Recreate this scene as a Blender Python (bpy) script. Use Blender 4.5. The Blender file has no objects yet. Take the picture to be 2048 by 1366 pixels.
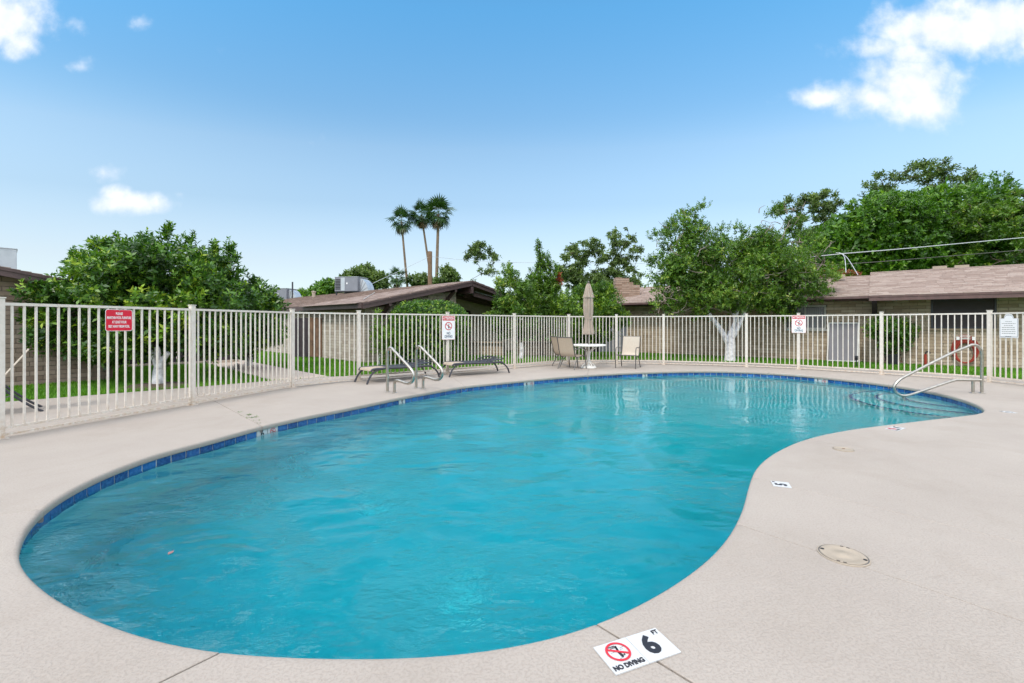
import bpy, bmesh, math, random
import numpy as np
from mathutils import Vector, Matrix
R = math.radians
random.seed(7)
SC = bpy.context.scene
COL = SC.collection
F, HC, CX, HY = 910.0, 1.32, 1024.0, 647.0       # focal length (px), eye height, principal column, horizon row

# ------------------------------------------------------------------ camera, sky, sun, exposure
cam_d = bpy.data.cameras.new('camera'); cam = bpy.data.objects.new('camera', cam_d); COL.objects.link(cam)
cam.location = (0, 0, HC); cam.rotation_euler = (R(90), 0, 0)
cam_d.sensor_width = 36; cam_d.lens = 36 * F / 2048; cam_d.shift_y = -(683 - HY) / 2048
cam_d.clip_start = .05; cam_d.clip_end = 3000
SC.camera = cam

SUN = Vector((-.45, -.80, .95)).normalized()
world = bpy.data.worlds.new('World'); SC.world = world; world.use_nodes = True
wn, wl = world.node_tree.nodes, world.node_tree.links
wn.clear()

def build_sky():
    out = wn.new('ShaderNodeOutputWorld'); bg = wn.new('ShaderNodeBackground')
    sky = wn.new('ShaderNodeTexSky'); sky.sky_type = 'NISHITA'; sky.sun_disc = False
    sky.sun_elevation = math.asin(SUN.z); sky.sun_rotation = math.atan2(SUN.x, SUN.y)
    sky.air_density = 1.0; sky.dust_density = .6; sky.ozone_density = 2.0; sky.altitude = 300
    def m(op, a, b=None, c=None, clamp=False):
        n = wn.new('ShaderNodeMath'); n.operation = op; n.use_clamp = clamp
        for i, v in enumerate((a, b, c)):
            if v is None: continue
            if isinstance(v, (int, float)): n.inputs[i].default_value = v
            else: wl.new(v, n.inputs[i])
        return n.outputs[0]
    tc = wn.new('ShaderNodeTexCoord'); sx = wn.new('ShaderNodeSeparateXYZ')
    wl.new(tc.outputs['Generated'], sx.inputs[0])
    x, y, z = sx.outputs
    front = m('GREATER_THAN', y, .05)
    yy = m('MAXIMUM', y, .05)
    u, v = m('DIVIDE', x, yy), m('DIVIDE', z, yy)
    comb = wn.new('ShaderNodeCombineXYZ'); wl.new(u, comb.inputs[0]); wl.new(v, comb.inputs[1])
    nz = wn.new('ShaderNodeTexNoise'); nz.inputs['Scale'].default_value = 7; nz.inputs['Detail'].default_value = 8
    nz.inputs['Roughness'].default_value = .6
    wl.new(comb.outputs[0], nz.inputs['Vector'])
    nf = m('SUBTRACT', nz.outputs['Fac'], .5)
    nz2 = wn.new('ShaderNodeTexNoise'); nz2.inputs['Scale'].default_value = 26; nz2.inputs['Detail'].default_value = 5
    wl.new(comb.outputs[0], nz2.inputs['Vector'])
    nf2 = m('SUBTRACT', nz2.outputs['Fac'], .5)
    # the clouds one sees: direction (column, row) and half sizes
    cl = [(10, 30, 105, 75, 1), (40, 85, 50, 42, .9), (1820, 172, 120, 78, 1), (1850, 205, 88, 50, 1), (1650, 195, 88, 24, .8), (1745, 195, 105, 46, .9),
          (1885, 60, 150, 60, .95), (1990, 45, 170, 72, 1), (1760, 95, 95, 30, .6), (1830, 110, 90, 40, .75), (2080, 90, 90, 46, .8),
          (258, 404, 76, 26, .95), (235, 392, 42, 24, .8), (205, 347, 44, 20, .45), (285, 48, 32, 14, .25), (140, 46, 24, 14, .22),
          (625, 285, 30, 12, .14), (362, 388, 16, 8, .18), (160, 130, 30, 12, .18), (435, 104, 22, 14, .14), (1900, 18, 120, 24, .5), (765, 357, 24, 10, .12)]
    tot = None
    for (px, py, rx, ry, a) in cl:
        du = m('DIVIDE', m('SUBTRACT', u, (px - CX) / F), rx / F)
        dv = m('DIVIDE', m('SUBTRACT', v, (HY - py) / F), ry / F)
        d = m('SQRT', m('ADD', m('MULTIPLY', du, du), m('MULTIPLY', dv, dv)))
        e = m('MULTIPLY', m('SUBTRACT', 1.30, d), a)
        tot = e if tot is None else m('MAXIMUM', tot, e)
    dens = m('ADD', m('ADD', tot, m('MULTIPLY', nf, 1.7)), m('MULTIPLY', nf2, .6))
    mr = wn.new('ShaderNodeMapRange'); mr.interpolation_type = 'SMOOTHSTEP'
    wl.new(dens, mr.inputs[0]); mr.inputs[1].default_value = .06; mr.inputs[2].default_value = 1.0
    a_view = m('MULTIPLY', m('MULTIPLY', mr.outputs[0], front), m('GREATER_THAN', tot, -.6))
    # unseen broken cumulus added overhead, brighter than those in view, to whiten water reflections
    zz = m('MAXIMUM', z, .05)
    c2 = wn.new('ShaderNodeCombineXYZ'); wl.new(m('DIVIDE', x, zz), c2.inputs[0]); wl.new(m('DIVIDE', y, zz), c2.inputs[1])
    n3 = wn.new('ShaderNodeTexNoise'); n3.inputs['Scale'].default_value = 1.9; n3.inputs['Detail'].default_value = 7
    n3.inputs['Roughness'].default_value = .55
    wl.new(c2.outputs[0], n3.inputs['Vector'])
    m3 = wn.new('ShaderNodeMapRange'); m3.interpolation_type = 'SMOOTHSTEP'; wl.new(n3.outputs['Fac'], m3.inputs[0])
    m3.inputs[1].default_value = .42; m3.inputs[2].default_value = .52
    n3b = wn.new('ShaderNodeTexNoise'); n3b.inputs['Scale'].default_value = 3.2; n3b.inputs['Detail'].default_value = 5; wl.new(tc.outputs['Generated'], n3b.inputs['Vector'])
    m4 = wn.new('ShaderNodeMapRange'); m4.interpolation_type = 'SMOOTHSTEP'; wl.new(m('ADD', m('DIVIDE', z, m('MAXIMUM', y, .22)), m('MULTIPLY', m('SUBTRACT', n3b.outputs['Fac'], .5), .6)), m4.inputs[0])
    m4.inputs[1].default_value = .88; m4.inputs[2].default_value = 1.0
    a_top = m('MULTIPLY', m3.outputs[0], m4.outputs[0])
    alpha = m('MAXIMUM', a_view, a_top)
    # whiter sky low down
    hz = wn.new('ShaderNodeMapRange'); hz.interpolation_type = 'SMOOTHSTEP'; wl.new(z, hz.inputs[0])
    hz.inputs[1].default_value = -.02; hz.inputs[2].default_value = .42; hz.inputs[3].default_value = .62; hz.inputs[4].default_value = .0
    mixh = wn.new('ShaderNodeMix'); mixh.data_type = 'RGBA'
    hs = wn.new('ShaderNodeHueSaturation'); hs.inputs['Hue'].default_value = .492; hs.inputs['Saturation'].default_value = 1.08; hs.inputs['Value'].default_value = SKYV
    wl.new(sky.outputs[0], hs.inputs['Color'])
    wl.new(hz.outputs[0], mixh.inputs[0]); wl.new(hs.outputs[0], mixh.inputs[6]); mixh.inputs[7].default_value = (7.0, 8.7, 10.4, 1)
    # the blue of the photograph, by elevation
    rp_ = wn.new('ShaderNodeValToRGB'); xx_ = m('MULTIPLY', m('MULTIPLY', x, x), .45); wl.new(m('DIVIDE', z, m('SQRT', m('ADD', m('ADD', m('MULTIPLY', y, y), m('MULTIPLY', z, z)), xx_))), rp_.inputs[0]); e_ = rp_.color_ramp.elements
    stops = [(.0, (.47, .46, .43)), (.13, (.52, .468, .435)), (.25, (.54, .528, .50)), (.356, (.735, .70, .635)), (.567, (.54, .87, .90)), (.9, (.45, .75, .85))]
    while len(e_) < len(stops): e_.new(.5)
    for q_, (p_, c_) in zip(e_, stops): q_.position = p_; q_.color = (*c_, 1)
    vm = wn.new('ShaderNodeVectorMath'); vm.operation = 'MULTIPLY'; wl.new(mixh.outputs[2], vm.inputs[0]); wl.new(rp_.outputs[0], vm.inputs[1])
    vs_ = wn.new('ShaderNodeVectorMath'); vs_.operation = 'SCALE'; wl.new(vm.outputs[0], vs_.inputs[0]); vs_.inputs['Scale'].default_value = 2.0
    mix = wn.new('ShaderNodeMix'); mix.data_type = 'RGBA'
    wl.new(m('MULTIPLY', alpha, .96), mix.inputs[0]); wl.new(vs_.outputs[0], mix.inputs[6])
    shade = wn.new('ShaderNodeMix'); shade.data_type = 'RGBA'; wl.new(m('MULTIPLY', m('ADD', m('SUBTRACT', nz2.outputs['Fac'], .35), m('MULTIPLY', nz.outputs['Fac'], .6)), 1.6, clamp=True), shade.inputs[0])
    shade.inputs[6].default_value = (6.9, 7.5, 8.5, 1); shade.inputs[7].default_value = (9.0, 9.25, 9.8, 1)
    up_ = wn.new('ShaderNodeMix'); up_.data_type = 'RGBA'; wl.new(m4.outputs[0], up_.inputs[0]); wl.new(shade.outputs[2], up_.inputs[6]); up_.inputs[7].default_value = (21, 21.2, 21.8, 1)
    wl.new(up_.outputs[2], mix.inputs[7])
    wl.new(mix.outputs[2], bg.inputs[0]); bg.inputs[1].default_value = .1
    wl.new(bg.outputs[0], out.inputs[0])
SKYV = 1.35
build_sky()
sd = bpy.data.lights.new('sun', 'SUN'); sun = bpy.data.objects.new('sun', sd); COL.objects.link(sun)
sd.energy = 1.6; sd.angle = R(10); sd.color = (1, .91, .80)
sun.rotation_euler = (-SUN).to_track_quat('-Z', 'Y').to_euler()
SC.view_settings.view_transform = 'Standard'; SC.view_settings.look = 'None'
SC.view_settings.exposure = .3; SC.view_settings.gamma = 1
try: SC.view_settings.use_curve_mapping = False
except Exception: pass
SC.render.engine = 'CYCLES'
cy = SC.cycles
cy.use_denoising = True
try: cy.denoiser = 'OPENIMAGEDENOISE'
except Exception: pass
cy.max_bounces = 9; cy.diffuse_bounces = 4; cy.glossy_bounces = 4; cy.transmission_bounces = 6; cy.transparent_max_bounces = 8
cy.sample_clamp_indirect = 6; cy.caustics_reflective = False; cy.caustics_refractive = True

# ------------------------------------------------------------------ helpers
def at(px, py, z=0.0):
    """the point of height z that the photograph shows at (px, py)"""
    Y = (HC - z) * F / (py - HY)
    return Vector(((px - CX) * Y / F, Y, z))
def pt(px, py, Y):
    return Vector(((px - CX) * Y / F, Y, HC + (HY - py) * Y / F))
def pxof(p):
    return CX + p[0] * F / max(p[1], .01), HY - (p[2] - HC) * F / max(p[1], .01)

def tag(o, label=None, cat=None, group=None, kind=None):
    if label: o['label'] = label
    if cat: o['category'] = cat
    if group: o['group'] = group
    if kind: o['kind'] = kind
    return o
def thing(name, label, cat, loc=(0, 0, 0), rz=0.0, group=None):
    o = bpy.data.objects.new(name, None); COL.objects.link(o)
    o.location = loc; o.rotation_euler = (0, 0, rz); o.empty_display_size = .2
    return tag(o, label, cat, group)
def link(name, me, parent=None, world=False):
    o = bpy.data.objects.new(name, me); COL.objects.link(o)
    if parent is not None:
        o.parent = parent
        if world:
            q = Matrix.Identity(4); p = parent
            chain = []
            while p is not None: chain.append(p); p = p.parent
            for c in reversed(chain): q = q @ c.matrix_parent_inverse @ Matrix.LocRotScale(c.location, c.rotation_euler, c.scale) if c is not chain[-1] else Matrix.LocRotScale(c.location, c.rotation_euler, c.scale)
            o.matrix_parent_inverse = q.inverted()
    return o
def kids(o): return [c for c in bpy.data.objects if c.parent == o]
def copy_tree(o, parent=None, ch=None):
    if ch is None:
        ch = {}
        for c in bpy.data.objects:
            if c.parent is not None: ch.setdefault(c.parent.name, []).append(c)
    c = o.copy(); COL.objects.link(c)
    if parent is not None: c.parent = parent
    for k in ch.get(o.name, []): copy_tree(k, c, ch)
    return c

class MB:
    def __init__(s): s.v = []; s.f = []
    def add(s, vs, fs):
        b = len(s.v); s.v += [tuple(q) for q in vs]; s.f += [tuple(b + i for i in f) for f in fs]; return s
    def box(s, c, d, rz=0.0, M=None):
        x, y, z = d[0] / 2, d[1] / 2, d[2] / 2
        vs = [Vector(q) for q in ((-x,-y,-z),(x,-y,-z),(x,y,-z),(-x,y,-z),(-x,-y,z),(x,-y,z),(x,y,z),(-x,y,z))]
        if rz: vs = [Matrix.Rotation(rz, 3, 'Z') @ q for q in vs]
        if M is not None: vs = [M @ q for q in vs]
        vs = [q + Vector(c) for q in vs]
        return s.add(vs, [(0,3,2,1),(4,5,6,7),(0,1,5,4),(1,2,6,5),(2,3,7,6),(3,0,4,7)])
    def beam(s, a, b, w, h):
        """a box of width w and height h from a to b"""
        a, b = Vector(a), Vector(b); d = (b - a); L = d.length; d.normalize()
        sd_ = d.cross(Vector((0, 0, 1)))
        if sd_.length < 1e-4: sd_ = Vector((1, 0, 0))
        sd_.normalize(); up = sd_.cross(d)
        vs = []
        for e in (a, b):
            for (i, j) in ((-1,-1),(1,-1),(1,1),(-1,1)): vs.append(e + sd_ * (i*w/2) + up * (j*h/2))
        return s.add(vs, [(0,1,2,3),(7,6,5,4),(0,4,5,1),(1,5,6,2),(2,6,7,3),(3,7,4,0)])
    def tube(s, pts, rad, n=10, cap=True, closed=False):
        pts = [Vector(p) for p in pts]; m_ = len(pts)
        if not hasattr(rad, '__len__'): rad = [rad] * m_
        vs = []; fs = []
        t0 = (pts[1] - pts[0]).normalized()
        ref = Vector((0, 0, 1)) if abs(t0.z) < .9 else Vector((1, 0, 0))
        nrm = t0.cross(ref).normalized()
        for i in range(m_):
            if closed: t = (pts[(i+1) % m_] - pts[i-1])
            else: t = pts[min(i+1, m_-1)] - pts[max(i-1, 0)]
            t.normalize()
            nrm = (nrm - t * nrm.dot(t))
            if nrm.length < 1e-5: nrm = t.orthogonal()
            nrm.normalize(); bn = t.cross(nrm)
            for k in range(n):
                a = 2*math.pi*k/n
                vs.append(pts[i] + (nrm*math.cos(a) + bn*math.sin(a)) * rad[i])
        for i in range(m_ if closed else m_-1):
            j = (i+1) % m_
            for k in range(n):
                k2 = (k+1) % n
                fs.append((i*n+k, i*n+k2, j*n+k2, j*n+k))
        if cap and not closed:
            fs.append(tuple(range(n-1, -1, -1))); fs.append(tuple((m_-1)*n + k for k in range(n)))
        return s.add(vs, fs)
    def lathe(s, prof, c=(0,0,0), n=24, fn=None):
        vs = []; fs = []
        for i, (r, z) in enumerate(prof):
            for k in range(n):
                a = 2*math.pi*k/n
                rr = r * (fn(a, i/(len(prof)-1)) if fn else 1)
                vs.append((c[0]+rr*math.cos(a), c[1]+rr*math.sin(a), c[2]+z))
        for i in range(len(prof)-1):
            for k in range(n):
                k2 = (k+1) % n
                fs.append((i*n+k, i*n+k2, (i+1)*n+k2, (i+1)*n+k))
        fs.append(tuple(range(n-1,-1,-1))); fs.append(tuple((len(prof)-1)*n+k for k in range(n)))
        return s.add(vs, fs)
    def prism(s, poly, z0, z1):
        n = len(poly)
        vs = [(p[0], p[1], z0) for p in poly] + [(p[0], p[1], z1) for p in poly]
        fs = [tuple(range(n-1,-1,-1)), tuple(range(n, 2*n))] + [(i, (i+1)%n, n+(i+1)%n, n+i) for i in range(n)]
        return s.add(vs, fs)
    def xf(s, M):
        s.v = [tuple(M @ Vector(q)) for q in s.v]; return s
    def mesh(s, name, m, smooth=False, bevel=0):
        me = bpy.data.meshes.new(name)
        me.from_pydata(s.v, [], s.f); me.update()
        if m is not None: me.materials.append(m)
        if smooth:
            me.polygons.foreach_set('use_smooth', [True]*len(me.polygons))
            try: me.set_sharp_from_angle(angle=R(40))
            except Exception: pass
        return me
    def build(s, name, m, parent=None, smooth=False, world=False, bevel=0):
        me = s.mesh(name, m, smooth)
        if bevel:
            bm = bmesh.new(); bm.from_mesh(me)
            bmesh.ops.bevel(bm, geom=bm.edges[:], offset=bevel, segments=2, affect='EDGES', profile=.6)
            bm.to_mesh(me); bm.free()
        return link(name, me, parent, world)

def smooth_path(P, k=6):
    """Catmull-Rom through the points"""
    P = [Vector(p) for p in P]; out = []
    for i in range(len(P)-1):
        a = P[max(i-1,0)]; b = P[i]; c = P[i+1]; d = P[min(i+2, len(P)-1)]
        for j in range(k):
            t = j/k
            out.append(.5*((2*b) + (c-a)*t + (2*a-5*b+4*c-d)*t*t + (3*b-a-3*c+d)*t**3))
    out.append(P[-1]); return out

# ------------------------------------------------------------------ materials
def srgb(r, g, b):
    f = lambda c: (c/255/12.92) if c/255 <= .04045 else ((c/255+.055)/1.055)**2.4
    return (f(r), f(g), f(b), 1)
class Mat:
    def __init__(s, name, col=(.5,.5,.5,1), rough=.6, metal=0, spec=.5):
        s.m = bpy.data.materials.new(name); s.m.use_nodes = True
        s.t = s.m.node_tree; s.n = s.t.nodes; s.l = s.t.links
        s.b = s.n['Principled BSDF']; s.out = s.n['Material Output']
        s.b.inputs['Base Color'].default_value = col; s.b.inputs['Roughness'].default_value = rough
        s.b.inputs['Metallic'].default_value = metal; s.b.inputs['Specular IOR Level'].default_value = spec
        s.pos = None
    def coord(s, which='pos'):
        if which == 'pos':
            if s.pos is None: s.pos = s.n.new('ShaderNodeNewGeometry').outputs['Position']
            return s.pos
        return s.n.new('ShaderNodeTexCoord').outputs['Object']
    def math(s, op, a, b=None, clamp=False):
        n = s.n.new('ShaderNodeMath'); n.operation = op; n.use_clamp = clamp
        for i, v in enumerate((a, b)):
            if v is None: continue
            if isinstance(v, (int, float)): n.inputs[i].default_value = v
            else: s.l.new(v, n.inputs[i])
        return n.outputs[0]
    def scalev(s, vec, sc):
        n = s.n.new('ShaderNodeMapping'); n.inputs['Scale'].default_value = sc; s.l.new(vec, n.inputs[0]); return n.outputs[0]
    def noise(s, scale, detail=4, rough=.5, vec=None, dist=0):
        n = s.n.new('ShaderNodeTexNoise'); n.inputs['Scale'].default_value = scale; n.inputs['Detail'].default_value = detail
        n.inputs['Roughness'].default_value = rough; n.inputs['Distortion'].default_value = dist
        s.l.new(vec if vec is not None else s.coord(), n.inputs['Vector']); return n.outputs['Fac']
    def ramp(s, f, stops):
        n = s.n.new('ShaderNodeValToRGB'); s.l.new(f, n.inputs[0])
        e = n.color_ramp.elements
        while len(e) < len(stops): e.new(.5)
        for q, (p, c) in zip(e, stops): q.position = p; q.color = c if len(c) == 4 else (*c, 1)
        return n.outputs[0]
    def mix(s, f, a, b, mode='MIX'):
        n = s.n.new('ShaderNodeMix'); n.data_type = 'RGBA'; n.blend_type = mode
        for i, v in ((0, f), (6, a), (7, b)):
            if isinstance(v, (int, float, tuple)): n.inputs[i].default_value = v
            else: s.l.new(v, n.inputs[i])
        return n.outputs[2]
    def base(s, c): s.l.new(c, s.b.inputs['Base Color']); return s
    def rgh(s, c): s.l.new(c, s.b.inputs['Roughness']); return s
    def bump(s, h, strength=.3, dist=.01, prev=None):
        n = s.n.new('ShaderNodeBump'); n.inputs['Strength'].default_value = strength; n.inputs['Distance'].default_value = dist
        s.l.new(h, n.inputs['Height'])
        if prev is not None: s.l.new(prev, n.inputs['Normal'])
        s.l.new(n.outputs[0], s.b.inputs['Normal']); return n.outputs[0]
def g(v, a=1.0): return (v, v, v, 1)
def varied(name, col, rough=.6, amt=.25, scale=8, metal=0, bump=.0, bscale=60, spec=.5, bd=.004):
    M = Mat(name, col, rough, metal, spec)
    f = M.noise(scale, 5, .6)
    dark = tuple(c*(1-amt) for c in col[:3]) + (1,); lite = tuple(min(1, c*(1+amt*.6)) for c in col[:3]) + (1,)
    M.base(M.ramp(f, [(.3, dark), (.7, lite)]))
    if bump: M.bump(M.noise(bscale, 3, .6), bump, bd)
    return M.m

def deck_mat():
    M = Mat('deck_coating', rough=.85, spec=.25)
    big = M.noise(.7, 4, .6); mid = M.noise(6, 5, .65)
    n1 = M.noise(82, 4, .65); spots = M.noise(150, 2, .5)
    c = M.ramp(big, [(.3, (.330, .284, .246)), (.7, (.392, .343, .300))])
    c = M.mix(M.math('MULTIPLY', mid, .5), c, (.40, .355, .312, 1))
    # knock-down relief: worn raised flats, darker pits
    pits = M.ramp(n1, [(.42, g(0)), (.50, g(1))])
    c = M.mix(M.math('MULTIPLY', M.math('SUBTRACT', 1.0, pits), .20), c, (.21, .165, .135, 1))
    sp = M.ramp(spots, [(.66, g(0)), (.72, g(1))])
    c = M.mix(M.math('MULTIPLY', sp, .32), c, (.18, .16, .15, 1))
    st = M.noise(1.1, 7, .72, dist=.8)
    c = M.mix(M.math('MULTIPLY', M.ramp(st, [(.50, g(0)), (.70, g(1))]), .26), c, (.26, .215, .17, 1))
    st2 = M.noise(4.5, 6, .75, dist=1.2)
    c = M.mix(M.math('MULTIPLY', M.ramp(st2, [(.60, g(0)), (.74, g(1))]), .20), c, (.20, .165, .135, 1))
    M.base(c)
    b = M.bump(M.noise(45, 4, .65), .5, .004)
    M.bump(pits, .45, .0022, b)
    return M.m
WAVE = .10
WABS = (.002, .905, .928, 1)
def water_mat():
    M = Mat('pool_water')
    M.n.remove(M.b)
    gl = M.n.new('ShaderNodeBsdfGlass'); gl.inputs['IOR'].default_value = 1.4; gl.inputs['Roughness'].default_value = .0
    gl.inputs['Color'].default_value = (1, 1, 1, 1)
    M.l.new(gl.outputs[0], M.out.inputs['Surface'])
    v = M.scalev(M.coord(), (1.0, 1.0, 1.0))
    rot = M.n.new('ShaderNodeMapping'); rot.inputs['Rotation'].default_value = (0, 0, R(-25)); rot.inputs['Scale'].default_value = (.75, 1.2, 1)
    M.l.new(M.coord(), rot.inputs[0]); rv = rot.outputs[0]
    w1 = M.noise(2.2, 2, .5, rv, .4)
    w2 = M.noise(8, 4, .6, rv, .5)
    w3 = M.noise(26, 2, .5, rv, .3)
    w0 = M.noise(.95, 2, .5, None, .3)
    w0, w1, w2, w3 = [M.math('SUBTRACT', q, .5) for q in (w0, w1, w2, w3)]
    patch = M.ramp(M.noise(.80, 6, .62, None, .9), [(.46, g(.16)), (.60, g(1))])
    sx_ = M.n.new('ShaderNodeSeparateXYZ'); M.l.new(M.coord(), sx_.inputs[0])
    calm = M.math('ADD', M.math('MULTIPLY', sx_.outputs[0], -.17), M.math('MULTIPLY', sx_.outputs[1], -.05)); calm = M.math('ADD', calm, .78, True)
    calm = M.math('MULTIPLY', M.math('ADD', calm, .22), 1.0)
    patch = M.math('MULTIPLY', patch, calm)
    h = M.math('ADD', M.math('ADD', M.math('MULTIPLY', M.math('MULTIPLY', w0, calm), 1.0), M.math('MULTIPLY', M.math('MULTIPLY', w1, calm), .42)), M.math('MULTIPLY', M.math('ADD', M.math('MULTIPLY', w2, .32), M.math('MULTIPLY', w3, .12)), patch))
    n = M.n.new('ShaderNodeBump'); n.inputs['Strength'].default_value = 1.0; n.inputs['Distance'].default_value = WAVE
    M.l.new(h, n.inputs['Height']); M.l.new(n.outputs[0], gl.inputs['Normal'])
    M.l.new(M.math('MULTIPLY', M.math('SUBTRACT', patch, .3, True), .34), gl.inputs['Roughness'])     # ruffled patches
    va = M.n.new('ShaderNodeVolumeAbsorption'); va.inputs['Color'].default_value = WABS; va.inputs['Density'].default_value = 1.0
    M.l.new(va.outputs[0], M.out.inputs['Volume'])
    return M.m


def fence_mat():
    M = Mat('fence_paint', rough=.45)
    n = M.noise(14, 4, .6)
    c = M.ramp(n, [(.3, (.58, .53, .465)), (.7, (.68, .635, .575))])
    sp = M.n.new('ShaderNodeSeparateXYZ'); M.l.new(M.coord(), sp.inputs[0])
    low = M.math('SUBTRACT', 1.0, M.math('MULTIPLY', sp.outputs[2], 3.2), True)
    rust = M.math('MULTIPLY', low, M.ramp(M.noise(22, 4, .7), [(.38, g(0)), (.66, g(1))]))
    c = M.mix(M.math('MULTIPLY', rust, .75), c, (.42, .25, .12, 1))
    M.base(c); return M.m
def block_mat(name, c0, c1, c2):
    M = Mat(name, rough=.9, spec=.2)
    oi = M.n.new('ShaderNodeObjectInfo'); ge = M.n.new('ShaderNodeNewGeometry')
    r_ = M.math('FRACT', M.math('ADD', oi.outputs['Random'], M.math('MULTIPLY', ge.outputs['Random Per Island'], 1.7)))
    c = M.ramp(r_, [(0, c0), (.5, c1), (1, c2)])
    c = M.mix(M.math('MULTIPLY', M.ramp(M.noise(9, 5, .7), [(.4, g(0)), (.75, g(1))]), .35), c, tuple(q*.6 for q in c0[:3])+(1,))
    M.base(c); M.bump(M.noise(40, 4, .65), .6, .008)
    return M.m
def leaf_mat(name, stops, trans=.3, rough=.42, spec=.5):
    M = Mat(name, rough=rough, spec=spec)
    a = M.n.new('ShaderNodeAttribute'); a.attribute_name = 'tint'
    c = M.ramp(a.outputs['Fac'], stops)
    M.base(c)
    tr = M.n.new('ShaderNodeBsdfTranslucent'); M.l.new(M.mix(1.0, c, (1.25, 1.35, .55, 1), 'MULTIPLY'), tr.inputs[0])
    mx = M.n.new('ShaderNodeMixShader'); mx.inputs[0].default_value = trans
    M.l.new(M.b.outputs[0], mx.inputs[1]); M.l.new(tr.outputs[0], mx.inputs[2]); M.l.new(mx.outputs[0], M.out.inputs[0])
    return M.m
def tile_mat():
    M = Mat('glazed_blue_tile', rough=.15)
    oi = M.n.new('ShaderNodeObjectInfo')
    c = M.ramp(oi.outputs['Random'], [(0, (.008, .035, .16)), (.5, (.012, .06, .235)), (1, (.024, .12, .36))])
    c = M.mix(M.math('MULTIPLY', M.ramp(M.noise(38, 4, .7), [(.42, g(0)), (.66, g(1))]), .55), c, (.07, .23, .48, 1))
    M.base(c); M.bump(M.noise(30, 2, .5), .2, .003)
    return M.m

m_deck = deck_mat()
m_bed = varied('joint_sand', (.16, .13, .105, 1), .95, .4, 30)
m_water = water_mat()
m_plaster = varied('pool_plaster', (.30, .62, .67, 1), .8, .06, 1.4)
m_grout = varied('grout', (.55, .57, .56, 1), .8, .2, 30)
m_tile = tile_mat()
m_fence = fence_mat()
m_steel = varied('brushed_steel', (.47, .44, .39, 1), .30, .2, 20, metal=1)
m_black = Mat('black_print', (.012, .012, .018, 1), .5).m
m_whitep = Mat('white_glazed', (.54, .54, .54, 1), .35).m
m_red = Mat('red_print', (.55, .02, .035, 1), .45).m
m_redsign = varied('red_sign_face', (.62, .008, .035, 1), .3, .12, 5)
m_signwhite = Mat('sign_white', (.78, .78, .78, 1), .35).m
m_pink = Mat('faded_pink_print', (.70, .42, .40, 1), .4).m
m_navy = Mat('navy_line', (.03, .06, .12, 1), .4).m
m_dkframe = varied('dark_bronze_frame', (.035, .035, .045, 1), .4, .2, 12)
m_greyframe = varied('grey_brown_frame', (.10, .092, .085, 1), .4, .2, 12)
m_sling = varied('tan_sling', (.42, .34, .26, 1), .8, .12, 40, bump=.3, bscale=300, bd=.001)
m_sling2 = varied('pale_sling', (.50, .43, .35, 1), .8, .12, 40, bump=.3, bscale=300, bd=.001)
m_canvas = varied('taupe_canvas', (.36, .29, .235, 1), .9, .12, 12, bump=.2, bscale=200, bd=.001)
m_tabwhite = varied('white_enamel', (.78, .76, .72, 1), .3, .06, 10)
m_fascia = varied('brown_fascia_paint', (.082, .048, .047, 1), .5, .25, 6)
m_fascia2 = varied('maroon_fascia_paint', (.12, .065, .06, 1), .5, .25, 6)
m_shing = block_mat('mauve_shingle', (.30, .225, .19, 1), (.375, .29, .25, 1), (.44, .355, .31, 1))
m_shing2 = block_mat('brown_shingle', (.19, .135, .112, 1), (.255, .188, .158, 1), (.32, .245, .21, 1))
m_blockL = block_mat('brown_slump_block', (.25, .18, .14, 1), (.32, .24, .19, 1), (.38, .29, .235, 1))
m_blockM = block_mat('tan_slump_block', (.38, .32, .26, 1), (.46, .40, .33, 1), (.53, .46, .385, 1))
m_blockR = block_mat('buff_slump_block', (.33, .25, .17, 1), (.42, .33, .24, 1), (.49, .40, .30, 1))
m_mortar = varied('mortar', (.17, .14, .115, 1), .95, .2, 20)
m_white_trunk = varied('whitewashed_bark', (.62, .61, .62, 1), .8, .45, 9, bump=.5, bscale=25, bd=.01)
m_bark = varied('bark', (.115, .085, .065, 1), .9, .4, 10, bump=.7, bscale=30, bd=.01)
m_palmbark = varied('palm_bark', (.21, .145, .10, 1), .9, .3, 3)
m_acgrey = varied('galvanised_grey', (.20, .21, .24, 1), .45, .12, 4)
m_acpale = varied('galvanised_pale', (.50, .53, .56, 1), .35, .12, 4, metal=.5)
m_dark = Mat('dark_gap', (.012, .012, .014, 1), .8).m
m_glass = Mat('window_glass', (.05, .06, .065, 1), .08).m
m_wframe = varied('window_frame_paint', (.45, .43, .40, 1), .5, .15, 10)
m_screen = varied('maroon_screen', (.035, .024, .027, 1), .6, .2, 6)
m_panel = varied('grey_screen_panel', (.22, .21, .23, 1), .8, .1, 3)
m_wood = varied('weathered_wood', (.20, .11, .065, 1), .8, .45, 5)
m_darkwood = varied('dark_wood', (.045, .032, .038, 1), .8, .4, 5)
m_hose = varied('red_rubber_hose', (.34, .035, .018, 1), .5, .2, 15)
m_pot = varied('black_pot', (.02, .02, .024, 1), .6, .3, 6)
m_lid = varied('beige_plastic', (.36, .295, .225, 1), .5, .12, 8)
m_path = varied('path_concrete', (.50, .41, .34, 1), .9, .14, 3, bump=.3, bscale=60)
m_chim = block_mat('chimney_brick', (.27, .18, .13, 1), (.35, .25, .19, 1), (.42, .31, .25, 1))
m_pinkwall = varied('pink_stucco', (.42, .28, .23, 1), .9, .15, 3)
m_soil = varied('soil', (.10, .07, .05, 1), .95, .3, 5, bump=.5, bscale=20, bd=.02)
m_wire = Mat('wire_grey', (.45, .47, .50, 1), .4).m
m_pole = varied('pole_wood', (.20, .12, .075, 1), .85, .25, 4)
m_weed = Mat('weed', (.05, .08, .02, 1), .7).m
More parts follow.
